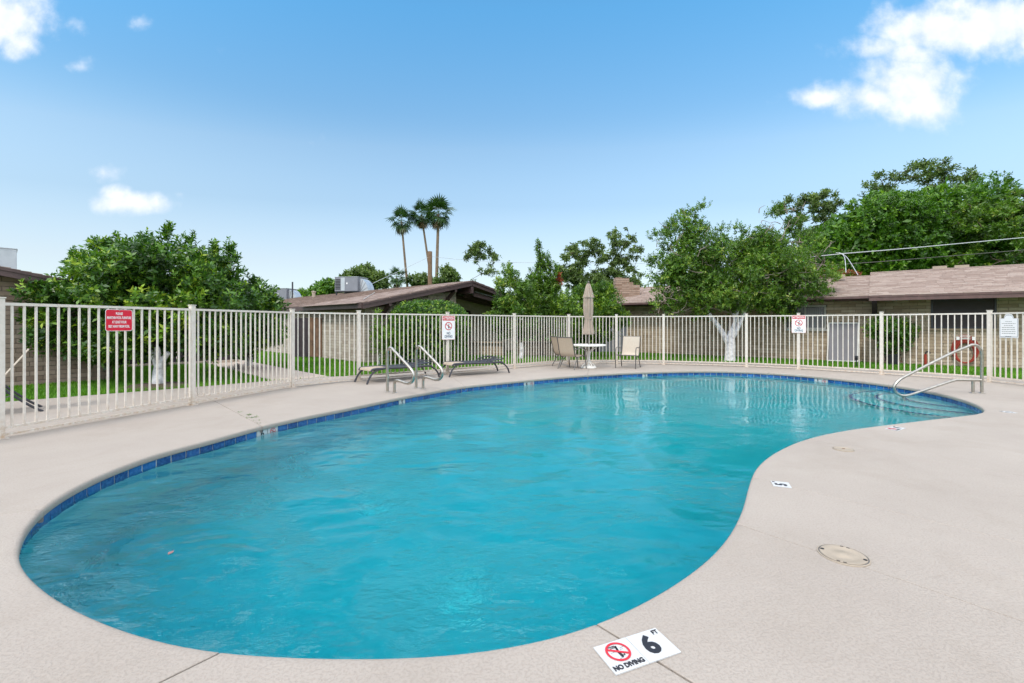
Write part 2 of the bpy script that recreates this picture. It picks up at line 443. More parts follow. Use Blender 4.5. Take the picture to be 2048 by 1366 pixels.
G_dark, G_mid, G_lite = (.010, .036, .006, 1), (.030, .095, .010, 1), (.12, .25, .018, 1)
m_citrus = leaf_mat('citrus_leaf', [(0, (0.0214, 0.0615, 0.01, 1)), (0.4, (0.0536, 0.1435, 0.016, 1)), (0.75, (0.1547, 0.3075, 0.026, 1)), (1, (0.3808, 0.492, 0.05, 1))], .22, .38)
m_ash = leaf_mat('mulberry_leaf', [(0, (0.0413, 0.0966, 0.013, 1)), (0.5, (0.1073, 0.2184, 0.0216, 1)), (0.85, (0.1898, 0.3192, 0.0324, 1)), (1, (0.3466, 0.4032, 0.0792, 1))], .3)
m_ficus = leaf_mat('ficus_leaf', [(0, (0.0281, 0.0828, 0.0072, 1)), (0.5, (0.0829, 0.207, 0.0135, 1)), (1, (0.204, 0.368, 0.0225, 1))], .25)
m_olive = leaf_mat('grey_green_leaf', [(0, (0.0575, 0.092, 0.028, 1)), (0.5, (0.115, 0.184, 0.045, 1)), (1, (0.23, 0.3105, 0.09, 1))], .3, .5)
m_hedge = leaf_mat('hedge_leaf', [(0, (0.0315, 0.085, 0.01, 1)), (0.5, (0.0945, 0.2072, 0.018, 1)), (1, (0.2898, 0.425, 0.03, 1))], .25)
m_lime = leaf_mat('lime_leaf', [(0, (.05, .12, .012, 1)), (.5, (.12, .24, .02, 1)), (1, (.26, .38, .04, 1))], .35)
m_palm = leaf_mat('palm_leaf', [(0, (0.018, 0.045, 0.012, 1)), (0.5, (0.035, 0.085, 0.02, 1)), (1, (0.08, 0.15, 0.035, 1))], .2)
m_dead = leaf_mat('dead_frond', [(0, (.16, .10, .06, 1)), (1, (.30, .21, .13, 1))], .2)
m_grassb = leaf_mat('grass_blade', [(0, (0.0455, 0.1495, 0.008, 1)), (0.5, (0.104, 0.276, 0.012, 1)), (1, (0.208, 0.391, 0.025, 1))], .35, .6)
def lawn_mat():
    M = Mat('lawn', rough=.9, spec=.2)
    c = M.ramp(M.noise(3, 6, .7), [(.3, (.035, .105, .008, 1)), (.7, (.075, .18, .014, 1))])
    c = M.mix(M.math('MULTIPLY', M.ramp(M.noise(14, 4, .7), [(.55, g(0)), (.8, g(1))]), .5), c, (.11, .15, .03, 1))
    M.base(c); M.bump(M.noise(60, 3, .7), .8, .03); return M.m
m_lawn = lawn_mat()

# ------------------------------------------------------------------ the pool outline (coping edge, deck level)
TR = [(34,1110),(38,1092),(52,1056),(88,1015),(140,980),(200,950),(260,926),(320,905),(382,889),(440,874),(524,851),(620,830),(712,812),(804,793),(866,782),(929,771.5),
      (996,764.5),(1060,758.5),(1108,754),(1174,749),(1240,745.3),(1310,742.8),(1397,741),(1470,742),(1538,745),(1610,750),(1680,757),(1730,762.5),(1774,768),(1830,776.5),(1883,787),(1925,798),(1955,809.5),
      (1969,821),(1958,826.5),(1933,830.5),(1859,839),(1784,848),(1709,857.5),(1647,868.5),(1607,879),(1580,889),(1548,905),(1527,920),(1511,936),(1503,952),(1495,978),(1487,1010),(1472,1045),(1450,1080),
      (1420,1113),(1380,1145),(1330,1178),(1270,1211),(1200,1242),(1120,1269),(1040,1287),(960,1300),(880,1308),(800,1312),(720,1313),(640,1312),(560,1309),(450,1302),
      (360,1288),(270,1265),(190,1235),(120,1200),(70,1163),(44,1133)]
W = [at(x, y).xy for x, y in TR]
def closed_cr(P, k=12):
    n = len(P); out = []
    for i in range(n):
        a, b, c, d = P[i-1], P[i], P[(i+1)%n], P[(i+2)%n]
        for j in range(k):
            t = j/k
            out.append(.5*((2*b) + (c-a)*t + (2*a-5*b+4*c-d)*t*t + (3*b-a-3*c+d)*t**3))
    return out
def resample(P, n):
    P = np.array([tuple(p) for p in P]); Q = np.vstack([P, P[:1]])
    s = np.concatenate([[0], np.cumsum(np.linalg.norm(np.diff(Q, axis=0), axis=1))])
    t = np.linspace(0, s[-1], n, endpoint=False)
    return np.stack([np.interp(t, s, Q[:, 0]), np.interp(t, s, Q[:, 1])], 1), s[-1]
OUT, PERIM = resample(closed_cr(W), 420)
for _ in range(6): OUT = OUT*.5 + (np.roll(OUT, 1, 0) + np.roll(OUT, -1, 0))*.25
OUT, PERIM = resample(OUT, 420)
N = len(OUT)
tan = np.roll(OUT, -1, 0) - np.roll(OUT, 1, 0); tan /= np.linalg.norm(tan, axis=1)[:, None]
area = .5*np.sum(OUT[:, 0]*np.roll(OUT[:, 1], -1) - np.roll(OUT[:, 0], -1)*OUT[:, 1])
NRM = np.stack([tan[:, 1], -tan[:, 0]], 1) * (1 if area > 0 else -1)      # outward normal
def near_i(p): return int(np.argmin(np.sum((OUT - np.array([p[0], p[1]]))**2, axis=1)))
def inpoly(P, x, y):
    P = np.asarray(P); x = np.atleast_1d(x); y = np.atleast_1d(y); c = np.zeros(x.shape, bool)
    j = len(P)-1
    for i in range(len(P)):
        xi, yi, xj, yj = P[i][0], P[i][1], P[j][0], P[j][1]
        k = ((yi > y) != (yj > y)) & (x < (xj-xi)*(y-yi)/((yj-yi) if yj != yi else 1e-9)+xi)
        c ^= k; j = i
    return c
WZ = -.125      # water level

# correspondences pool edge -> outer edge of the concrete; True where a joint runs between slabs
COR = [((88,1016), (-9.5, .6), True), ((140,980), (-11.6, 4.3), False), ((320,905), (-10.6, 6.2), False), ((440,874), (-8.5, 7.7), False),
       ((524,851), (-6.66, 9.38), True), ((620,830), (-5.56, 10.5), False), ((712,812), (-4.56, 11.3), False), ((804,793), (-3.82, 11.44), False),
       ((866,782), (-3.28, 12.25), False), ((929,771), (-2.09, 13.2), True), ((1060,758), (.08, 15.0), False), ((1108,754), (1.34, 16.1), False),
       ((1174,749), (2.9, 16.6), True), ((1310,743), (5.1, 16.5), False), ((1470,742), (7.9, 15.2), False), ((1538,745), (9.3, 14.4), True), ((1680,757), (10.6, 13.0), False),
       ((1774,768), (11.9, 11.5), True), ((1883,787), (12.1, 10.4), False), ((1955,809), (12.4, 7.6), False), ((1969,821), (12.4, 5.0), False), ((1784,848), (12.0, 1.0), False),
       ((1607,879), (8.9, -1.2), True), ((1527,920), (7.5, -1.4), False), ((1503,952), (6.5, -1.3), True), ((1472,1045), (4.6, -.9), True), ((1330,1178), (3.7, -1.6), False),
       ((1200,1242), (3.15, -1.1), True), ((960,1300), (1.0, -2.6), False), ((640,1312), (-1.5, -2.6), False), ((450,1302), (-4.0, -1.6), True), ((190,1235), (-6.5, -1.2), False)]
COR = [(near_i(at(*p)), q, j) for p, q, j in COR]
COR.sort(key=lambda c: (c[0] - near_i(at(88, 1016))) % N)
Q = np.zeros((N, 2))
for a, b in zip(COR, COR[1:]+COR[:1]):
    n_ = (b[0]-a[0]) % N
    for k in range(n_+1):
        t = k/max(n_, 1); Q[(a[0]+k) % N] = (a[1][0]*(1-t)+b[1][0]*t, a[1][1]*(1-t)+b[1][1]*t)
OUTER = [c[1] for c in COR]

deck = bpy.data.objects.new('pool_deck', None); COL.objects.link(deck); tag(deck, kind='structure')
joints = [c[0] for c in COR if c[2]]
PROF = [(.028, -.062), (.004, -.060), (0, -.052), (0, -.022), (.004, -.010), (.013, -.003), (.026, 0)]
FR = [0, .006, .02, .06, .14, .3, .5, .75, 1.0]
wide = (near_i(at(450, 1302)), near_i(at(1200, 1242)))
def gap_of(i): return .0055 if min(abs(i-q) for q in wide) < 4 else .0030
for a, b in zip(joints, joints[1:]+joints[:1]):
    n_ = (b-a) % N
    rows = []
    for k in range(n_+1):
        i = (a+k) % N
        P_, Qi, nn = OUT[i], Q[i], NRM[i]
        sh = np.zeros(2)
        if k == 0: sh = tan[i]*gap_of(a)
        if k == n_: sh = -tan[i]*gap_of(b)
        wid = 1.0
        row = []
        if k in (0, n_): row.append((*(P_+nn*.028+sh), -.062))
        else: row.append((*(P_+nn*.028), -.062))
        for (o_, z_) in PROF[1:]: row.append((*(P_+nn*o_+sh), z_))
        st = P_+nn*.026
        for fr in FR[1:]: row.append((*(st*(1-fr)+Qi*fr+sh), 0))
        if k in (0, n_):
            pass
        rows.append(row)
    mb = MB(); L = len(rows[0])
    # edges of the slab at its joints run over a small round
    def ext(row, sgn, i):
        r2 = []
        for (x, y, z) in row: r2.append((x, y, z-.035))
        return r2
    allrows = [ext(rows[0], 1, a), [(x, y, z-.003) for x, y, z in rows[0]]]
    off = tan[a]*.0035; allrows.append([(x+off[0], y+off[1], z) for x, y, z in rows[0]])
    allrows += rows[1:-1]
    off = -tan[b]*.0035; allrows.append([(x+off[0], y+off[1], z) for x, y, z in rows[-1]])
    allrows.append([(x, y, z-.003) for x, y, z in rows[-1]]); allrows.append(ext(rows[-1], -1, b))
    vs = [p for r_ in allrows for p in r_]
    fs = []
    for r_ in range(len(allrows)-1):
        for c_ in range(L-1):
            fs.append((r_*L+c_, r_*L+c_+1, (r_+1)*L+c_+1, (r_+1)*L+c_))
    mb.add(vs, fs)
    mb.build('slab', m_deck, deck, smooth=True)
# bed below the joints
mb = MB(); vs = []; fs = []
for i in range(N): vs += [(*(OUT[i]+NRM[i]*.05), -.022), (*Q[i], -.022)]
for i in range(N):
    j = (i+1) % N; fs.append((2*i, 2*i+1, 2*j+1, 2*j))
mb.add(vs, fs).build('joint_bed', m_bed, deck)

# ------------------------------------------------------------------ basin, tiles, water
def depth_at(x, y):
    t = min(1, max(0, (math.hypot(x+1, y-3)-2.5)/6.5)); t = t*t*(3-2*t)
    return 1.75*(1-t)+.95*t
basin = bpy.data.objects.new('pool_basin', None); COL.objects.link(basin); tag(basin, kind='structure')
mb = MB(); vs = []; fs = []
zs = [-.058, -.3, -.6, -.9, -1.3, -1.9]
for i in range(N):
    for z in zs:
        o_ = .040
        vs.append((*(OUT[i]+NRM[i]*o_), z))
L = len(zs)
for i in range(N):
    j = (i+1) % N
    for k in range(L-1): fs.append((i*L+k, j*L+k, j*L+k+1, i*L+k+1))
mb.add(vs, fs).build('wall', m_plaster, basin, smooth=True)
mb = MB(); nx, ny = 60, 60; vs = []; fs = []
x0, x1, y0, y1 = OUT[:,0].min()-.1, OUT[:,0].max()+.1, OUT[:,1].min()-.1, OUT[:,1].max()+.1
for j in range(ny+1):
    for i in range(nx+1):
        x, y = x0+(x1-x0)*i/nx, y0+(y1-y0)*j/ny
        vs.append((x, y, -depth_at(x, y)+WZ))
for j in range(ny):
    for i in range(nx): fs.append((j*(nx+1)+i, j*(nx+1)+i+1, (j+1)*(nx+1)+i+1, (j+1)*(nx+1)+i))
mb.add(vs, fs).build('floor', m_plaster, basin, smooth=True)
# entry steps in the shallow corner, their edges with a band of dark tile
SCN = Vector((8.25, 8.55))
for r_, zt in ((1.62, -.72), (1.18, -.50), (.72, -.30)):
    ang = [2*math.pi*k/64 for k in range(64)]
    poly = [(SCN.x+r_*math.cos(a)*.92, SCN.y+r_*math.sin(a)) for a in ang]
    # keep the step inside the pool wall
    p2 = []
    for (x, y) in poly:
        if not inpoly(OUT, x, y)[0]:
            i = near_i((x, y)); x, y = OUT[i]+NRM[i]*.03
        p2.append((x, y))
    MB().prism(p2, -1.3, zt+WZ+.12).build('step', m_plaster, basin)
    e = MB()
    run = [Vector((x, y, zt+WZ+.123)) for x, y in p2 if inpoly(OUT, x, y)[0]]
    if len(run) > 3:
        k0 = max(range(len(run)), key=lambda k: (run[k]-run[k-1]).length); run = run[k0:]+run[:k0]
        vs = []; fs = []
        for p in run:
            d = (p.xy-SCN).normalized(); vs += [(*(p.xy-d*.05), p.z), (*(p.xy+d*.004), p.z), (*(p.xy+d*.004), p.z-.05)]
        for k in range(len(run)-1):
            fs += [(3*k, 3*k+1, 3*k+4, 3*k+3), (3*k+1, 3*k+2, 3*k+5, 3*k+4)]
        e.add(vs, fs).build('step_edge', m_tile, basin)
# drain covers on the floor
for (x, y) in ((-1.55, 5.15), (-.40, 3.75)):
    z = -depth_at(x, y)+WZ
    MB().lathe([(.165,.0),(.17,.03),(.16,.06),(.10,.085),(.0001,.095)], (x, y, z), 28).build('drain_cover', Mat('drain_cover_white', (.62,.84,.86,1), .5).m if (x<-1) else bpy.data.materials['drain_cover_white'], basin, smooth=True)

# waterline tiles: one object each
TS = .152; nt = int(PERIM/(TS+.004)); 
s_idx = [k*N/nt for k in range(nt)]
def out_at(f):
    i = int(f) % N; t = f-int(f); j = (i+1) % N
    return OUT[i]*(1-t)+OUT[j]*t, NRM[i]*(1-t)+NRM[j]*t, tan[i]*(1-t)+tan[j]*t
tb = MB().box((0,0,0), (.1475, .012, .146)); tme = tb.mesh('tile', m_tile)
bmt = bmesh.new(); bmt.from_mesh(tme); bmesh.ops.bevel(bmt, geom=bmt.edges[:], offset=.003, segments=1, affect='EDGES'); bmt.to_mesh(tme); bmt.free()
def marker_px(px, py):
    p = at(px, py, -.08); return near_i(p)
MARK = {}
for (px, py, txt) in ((536,865,'6'), (554,863,'nd'), (827,803,'5'), (1087,771,'4'), (1099,770,'nd'), (1316,754.5,'3'), (1601,762,'3'), (1616,763,'nd')):
    p = at(px, py, -.09); i = near_i(p); k = int(round(i*nt/N)) % nt
    if k in MARK: k = (k+1) % nt
    MARK[k] = txt
# grout band just behind the tile faces
mb = MB(); vs = []; fs = []
for i in range(N): vs += [(*(OUT[i]+NRM[i]*.034), -.059), (*(OUT[i]+NRM[i]*.034), -.215)]
for i in range(N):
    j = (i+1) % N; fs.append((2*i, 2*j, 2*j+1, 2*i+1))
mb.add(vs, fs).build('grout_band', m_grout, basin, smooth=True)

FONT = None
def text_mesh(txt, size, m, depth=.0008, cx=True, bold=0.0, sx=1.0, fit=None):
    cu = bpy.data.curves.new('lettering', 'FONT'); cu.body = txt; cu.size = size; cu.align_x = 'CENTER' if cx else 'LEFT'; cu.align_y = 'CENTER'
    cu.extrude = depth; cu.offset = bold; cu.resolution_u = 3
    o = bpy.data.objects.new('lettering', cu); COL.objects.link(o)
    dg = bpy.context.evaluated_depsgraph_get(); me = bpy.data.meshes.new_from_object(o.evaluated_get(dg))
    bpy.data.objects.remove(o); bpy.data.curves.remove(cu)
    if fit:
        xs = [v.co.x for v in me.vertices]; sx = fit/(max(xs)-min(xs))
    if sx != 1.0: me.transform(Matrix.Scale(sx, 4, (1, 0, 0)))
    me.materials.clear(); me.materials.append(m); me.name = 'lettering'
    return me
def ring_mb(r0, r1, z, n=36, zt=.0012):
    mb = MB(); vs = []; fs = []
    for k in range(n):
        a = 2*math.pi*k/n; c_, s_ = math.cos(a), math.sin(a)
        vs += [(r0*c_, r0*s_, z), (r1*c_, r1*s_, z), (r1*c_, r1*s_, z+zt), (r0*c_, r0*s_, z+zt)]
    for k in range(n):
        j = (k+1) % n
        fs += [(4*k+2, 4*k+3, 4*j+3, 4*j+2), (4*k+1, 4*k+2, 4*j+2, 4*j+1), (4*k, 4*j, 4*j+3, 4*k+3)]
    return mb.add(vs, fs)
def no_dive(parent, s, M, mred=None, detail=True):
    """ring, bar and diving figure, radius s, laid in the xy plane of M"""
    mred = mred or m_red
    def put(mb, name, m):
        mb.xf(M); return mb.build(name, m, parent)
    # figure: legs up, body, arms down into the water
    f = MB(); z = .0006
    def seg(a, b, w):
        a, b = Vector(a), Vector(b); d = (b-a).normalized(); n_ = Vector((-d.y, d.x))*w/2
        f.add([(*(a+n_)*s, z), (*(a-n_)*s, z), (*(b-n_*.7)*s, z), (*(b+n_*.7)*s, z)], [(0,1,2,3)])
    seg((.02,-.02), (.16,.62), .20); seg((.0,-.08), (.10,.60), .12); seg((.06,-.45), (.0,.02), .26); seg((.06,-.40), (.34,-.5), .10); seg((.30,-.50), (.36,-.2), .08); seg((.0,-.6),(.12,-.42),.2)
    if detail:
        for x in (-.62,-.45,-.28,.30,.46): seg((x, .10+.1*x), (x+.12, .11+.1*x), .03)
        seg((-.3,-.7),(.1,-.62),.03); seg((.35,.28),(.75,.36),.03)
    put(f, 'diver_figure', m_black)
    r_ = ring_mb(s*.82, s, .0012); put(r_, 'ring', mred)
    b = MB(); d = Vector((math.cos(R(-32)), math.sin(R(-32)))); n_ = Vector((-d.y, d.x))*s*.085
    p, q = -d*s*.86, d*s*.86
    b.prism([tuple(p-n_), tuple(q-n_), tuple(q+n_), tuple(p+n_)], .0009, .0026); put(b, 'bar', mred)

for k in range(nt):
    p, nn, tt = out_at(s_idx[k])
    ang = math.atan2(nn[1], nn[0]) - math.pi/2
    o = link('tile', tme, basin); c = p+nn*.032
    o.location = (c[0], c[1], -.138); o.rotation_euler = (0, 0, ang)
    if k in MARK:
        me2 = tme.copy(); me2.materials.clear(); me2.materials.append(m_whitep); o.data = me2; o.name = 'depth_tile'; o['label'] = 'white depth marker tile'
        zoff = .028
        # face looks into the pool: local frame x = along, y = up, z = into pool
        ex = Vector((-nn[1], nn[0], 0)) * 1
        ez = Vector((-nn[0], -nn[1], 0)); ey = Vector((0, 0, 1)); ex = ey.cross(ez)
        base_ = Vector((c[0], c[1], -.138+zoff)) + ez*.0075
        Mm = Matrix(((ex.x, ey.x, ez.x, base_.x), (ex.y, ey.y, ez.y, base_.y), (ex.z, ey.z, ez.z, base_.z), (0, 0, 0, 1)))
        inv = Matrix.LocRotScale(o.location, o.rotation_euler, None).inverted()
        if MARK[k] == 'nd': no_dive(o, .040, inv @ Mm, detail=False)
        else:
            t = text_mesh(MARK[k], .10, m_black, bold=.003); t.transform(inv @ Mm); link('lettering', t, o)

# water body
def make_water():
    bm = bmesh.new()
    top = [bm.verts.new((*(OUT[i]+NRM[i]*.045), WZ)) for i in range(N)]
    bot = [bm.verts.new((*(OUT[i]+NRM[i]*.045), -2.2)) for i in range(N)]
    f = bm.faces.new(top if area > 0 else top[::-1]); f2 = bm.faces.new(bot[::-1] if area > 0 else bot)
    for i in range(N):
        j = (i+1) % N
        q = (top[i], bot[i], bot[j], top[j]) if area > 0 else (top[j], bot[j], bot[i], top[i])
        bm.faces.new(q)
    bmesh.ops.triangulate(bm, faces=[f, f2]); bm.normal_update()
    me = bpy.data.meshes.new('pool_water'); bm.to_mesh(me); bm.free(); me.materials.append(m_water)
    o = link('pool_water', me); tag(o, kind='structure'); return o
make_water()

# ------------------------------------------------------------------ ground, lawn, path
PATH = [at(544,761).xy, at(453,737).xy, at(389,721).xy, Vector((-17.5, 19.5)), Vector((-26, 24.5)), Vector((-28, 29)), Vector((-19.5, 25.0)), at(389,705).xy, at(488,721).xy, at(582,739).xy, at(658,753).xy]
PATH = [tuple(p) for p in PATH]
def ground():
    # one sheet to the horizon with a hole where the pool deck lies
    bm = bmesh.new()
    ring = [bm.verts.new((x, y, -.012)) for x, y in OUTER]
    ctr = Vector((0, 6)); prev = ring
    big = []
    for rr in (14, 26, 60, 200, 900, 2500):
        cur = []
        for v in ring:
            d = (Vector(v.co.xy)-ctr).normalized()
            L0 = (Vector(v.co.xy)-ctr).length
            cur.append(bm.verts.new((*(ctr+d*(max(L0+.6, rr) if rr > 14 else L0+3)), -.012)))
        for i in range(len(ring)):
            j = (i+1) % len(ring); bm.faces.new((prev[i], cur[i], cur[j], prev[j]))
        prev = cur
    bmesh.ops.recalc_face_normals(bm, faces=bm.faces)
    me = bpy.data.meshes.new('ground'); bm.to_mesh(me); bm.free()
    if me.polygons[0].normal.z < 0: me.flip_normals()
    me.materials.append(m_lawn); o = link('ground', me); tag(o, kind='structure')
ground()
tag(MB().prism([PATH[i] for i in range(len(PATH))][::-1], -.06, .004).build('path', m_path), kind='structure')

rng = np.random.default_rng(5)
def tint_mesh(name, V, Fc, tint, mat, parent=None, world=False):
    me = bpy.data.meshes.new(name)
    nv, nf = len(V), len(Fc); k = Fc.shape[1]
    me.vertices.add(nv); me.vertices.foreach_set('co', V.astype(np.float32).ravel())
    me.loops.add(nf*k); me.loops.foreach_set('vertex_index', Fc.astype(np.int32).ravel())
    me.polygons.add(nf); me.polygons.foreach_set('loop_start', np.arange(0, nf*k, k, dtype=np.int32))
    try: me.polygons.foreach_set('loop_total', np.full(nf, k, dtype=np.int32))
    except Exception: pass
    a = me.attributes.new('tint', 'FLOAT', 'FACE'); a.data.foreach_set('value', tint.astype(np.float32))
    me.update(calc_edges=True); me.validate()
    me.materials.append(mat)
    return link(name, me, parent, world)
# ------------------------------------------------------------------ the fence
P0 = [(-6.65,2.95),(-5.86,5.2),(-5.18,7.37),(-4.54,9.4),(-3.53,10.48),(-1.68,11.86),(.07,13.38),(1.84,14.75),(3.41,14.87),(4.87,14.62),(7.12,13.82),(8.25,13.1),(9.56,11.77),(10.76,10.25),(10.86,8.1),(10.95,5.95)]
NB = [21,20,20,12,20,20,20,13,12,20,11,15,16,19,19]
fence = thing('pool_fence', 'cream painted steel picket fence curving round the far side of the pool', 'fence', (0, 14.0, 0))
post_me = MB().box((0,0,.805), (.075,.075,1.61)).mesh('post', m_fence)
bm = bmesh.new(); bm.from_mesh(post_me); bmesh.ops.bevel(bm, geom=bm.edges[:], offset=.008, segments=2, affect='EDGES'); bm.to_mesh(post_me); bm.free()
cap_me = MB().box((0,0,1.616), (.083,.083,.014)).mesh('cap', m_fence)
plate_me = MB().box((0,0,.004), (.12,.12,.008)).mesh('base_plate', m_fence)
bal_me = MB().box((0,0,.83), (.0195,.0195,1.40)).mesh('baluster', m_fence)
for i, (x, y) in enumerate(P0):
    a = P0[max(i-1,0)]; b = P0[min(i+1, len(P0)-1)]; ang = math.atan2(b[1]-a[1], b[0]-a[0])
    o = link('post', post_me, fence); o.location = (x, y-14.0, 0); o.rotation_euler = (0, 0, ang)
    link('cap', cap_me, o); link('base_plate', plate_me, o)
for i in range(len(P0)-1):
    a, b = Vector(P0[i]), Vector(P0[i+1]); d = b-a; ang = math.atan2(d.y, d.x); mid = (a+b)/2; L = d.length-.07
    for (z, h, w) in ((1.545, .034, .034), (.118, .030, .030), (.040, .026, .030)):
        MB().box((mid.x, mid.y, z), (L, w, h), ang).build('rail', m_fence, fence, world=True)
    n_ = NB[i]
    for k in range(n_):
        p = a + d*((k+1)/(n_+1))
        o = link('baluster', bal_me, fence); o.location = (p.x, p.y-14.0, 0); o.rotation_euler = (0, 0, ang)
def panel_frame(i, px, off=.035):
    """point on panel i seen in column px, with the panel's direction and its normal towards the pool"""
    a, b = Vector(P0[i]), Vector(P0[i+1]); d = (b-a).normalized(); k = (px-CX)/F
    t = (a.x-k*a.y)/(k*d.y-d.x); p = a+d*t; n_ = Vector((d.y, -d.x))
    return p+n_*off, d, n_

def rrect(w, h, r, n=5):
    P = []
    for (cx, cy_, a0) in ((w/2-r, h/2-r, 0), (-w/2+r, h/2-r, 90), (-w/2+r, -h/2+r, 180), (w/2-r, -h/2+r, 270)):
        for k in range(n+1):
            a = R(a0+90*k/n); P.append((cx+r*math.cos(a), cy_+r*math.sin(a)))
    return P
def upright(p, d, n_, z):
    """matrix: sign plane xy -> upright panel, facing n_"""
    return Matrix(((d.x, 0, n_.x, 0), (d.y, 0, n_.y, 0), (0, 1, 0, 0), (0, 0, 0, 1)))
def make_sign(name, label, px, i, zc, w, h, kind, group=None, off=.03):
    p, d, n_ = panel_frame(i, px, off)
    t = thing(name, label, 'sign', (p.x, p.y, zc), 0, group)
    U = upright(p, d, n_, zc)
    def put(mb, nm, m): mb.xf(U); return mb.build(nm, m, t)
    if kind == 'red':
        put(MB().prism(rrect(w, h, .03), -.003, 0), 'board', m_signwhite)
        put(MB().prism(rrect(w-.012, h-.012, .026), .0005, .0012), 'red_face', m_redsign)
        for j, (s_, y) in enumerate(((('PLEASE'), .30), ('MAINTAIN POOL FURNITURE', .11), ('AT LEAST FOUR', -.09), ('FEET AWAY FROM POOL.', -.29))):
            me = text_mesh(s_, .050, m_signwhite, bold=.0012, fit=(.085,.30,.18,.265)[j]); me.transform(Matrix.Translation((0, y*h, .002))); me.transform(U); link('lettering', me, t)
    if kind == 'att':
        put(MB().prism(rrect(w, h, .02), -.003, 0), 'board', m_pink)
        put(MB().prism(rrect(w-.018, h-.018, .016), .0005, .0012), 'white_face', m_signwhite)
        put(MB().prism([(-w*.44, h*.30), (w*.44, h*.30), (w*.44, h*.475), (-w*.44, h*.475)], .0016, .0022), 'red_band', m_red)
        me = text_mesh('ATTENTION', h*.15, m_signwhite, bold=.002, fit=w*.78); me.transform(Matrix.Translation((0, h*.385, .0032))); me.transform(U); link('lettering', me, t)
        no_dive(t, w*.27, U @ Matrix.Translation((0, h*.07, .0016)), detail=False)
        for (s_, y) in (('NO', -.235), ('DIVING', -.37)):
            me = text_mesh(s_, w*.24, m_navy, bold=.002, fit=(w*.26 if s_ == 'NO' else w*.58)); me.transform(Matrix.Translation((0, h*y, .002))); me.transform(U); link('lettering', me, t)
    if kind == 'rules':
        def outl(s):
            W2, H2 = w/2*s, h/2; y0 = -H2*s; y1 = H2*.62+(s-1)*H2*.3
            P = [(-W2, y0), (W2, y0), (W2, y1), (W2*.62, y1)]
            for k in range(7):
                a = R(0+180*k/6); P.append((W2*.52*math.cos(a), y1+.0+(H2*s-y1)*math.sin(a)))
            return P+[(-W2*.62, y1), (-W2, y1)]
        put(MB().prism(outl(1.0), -.003, 0), 'board', m_signwhite)
        put(MB().prism(outl(.93), .0004, .0010), 'border', m_navy)
        put(MB().prism(outl(.90), .0012, .0018), 'white_face', m_signwhite)
        mb = MB(); rnd = random.Random(4)
        for r_ in range(8):
            y = h*(.18-.083*r_) - (.02 if r_ == 7 else 0); tot = w*(.34 if r_ in (0, 7) else (.5 if r_ == 2 else .72)); x = -tot/2
            while x < tot/2-.01:
                ww = min(rnd.uniform(.018, .045), tot/2-x); mb.prism([(x, y-.0045), (x+ww, y-.0045), (x+ww, y+.0045), (x, y+.0045)], .0022, .0026); x += ww+.008
        put(mb, 'fine_print', m_greyframe)
    # bolts to the fence
    put(MB().prism([(math.cos(k*1.0472)*.006, h*.44+math.sin(k*1.0472)*.006) for k in range(6)], .002, .005), 'bolt', m_steel)
    return t
make_sign('warning_sign', 'small red sign with four lines of white lettering on the near left fence panel', 235.5, 1, 1.365, .335, .30, 'red')
make_sign('warning_sign', 'no diving sign with red ATTENTION band on the fence post behind the two loungers', 895, 4, 1.21, .39, .62, 'att', off=.055)
make_sign('warning_sign', 'faded no diving sign on the fence post to the right of the white painted tree', 1597.5, 10, 1.30, .35, .50, 'att', off=.055)
make_sign('rules_sign', 'white notice with arched top and fine print on the rightmost fence panel', 2020, 13, 1.27, .36, .52, 'rules')

# ------------------------------------------------------------------ deck markers, lids, joints
def marker(px, py, upv, items, label, origin=None):
    c = at(px, py); up = Vector(upv).normalized(); ang = math.atan2(up.y, up.x)-math.pi/2
    t = thing('depth_marker', label, 'pool marker', (c.x, c.y, 0), ang)
    n_ = len(items)
    for k, it in enumerate(items):
        x = (k-(n_-1)/2)*.157
        b = MB().box((x, 0, .0035), (.155, .155, .005)).build('tile', m_whitep, t)
        Mx = Matrix.Translation((x, 0, .0064))
        if it == 'nd':
            no_dive(b, .051, Mx @ Matrix.Translation((0, .018, 0)))
            me = text_mesh('NO DIVING', .031, m_black, bold=.0012, sx=.86); me.transform(Mx @ Matrix.Translation((0, -.055, .0008))); link('lettering', me, b)
            me = text_mesh('SHALLOW', .007, m_black); me.transform(Mx @ Matrix.Translation((-.012, .050, .0008))); link('lettering', me, b)
            me = text_mesh('WATER', .007, m_black); me.transform(Mx @ Matrix.Translation((-.010, .042, .0008))); link('lettering', me, b)
        else:
            me = text_mesh(it, .135, m_black, bold=.0055, sx=.95); me.transform(Mx @ Matrix.Translation((-.012, -.002, .0008))); link('lettering', me, b)
            me = text_mesh('FT', .032, m_black, bold=.0008, sx=.85); me.transform(Mx @ Matrix.Translation((.055, .055, .0008))); link('lettering', me, b)
    return t
for_small = .84
_a, _b = at(1186.9,1298.2), at(1232.8,1350.9)
marker(1274, 1302, (-.38, .92), ['nd', '6'], 'pair of white deck tiles reading NO DIVING and 6 FT at the near pool edge')
marker(1562, 969.5, (-.95, .35), ['5'], 'single white deck tile with a sideways black 5 beside the inner curve').scale = (for_small,)*3
marker(1791, 857.5, (-.55, .85), ['nd', '4'], 'small white depth tiles on the deck beyond the round lids').scale = (for_small,)*3
marker(2017, 824.5, (-.9, .2), ['3'], 'faint depth tile on the deck at the far right').scale = (for_small,)*3
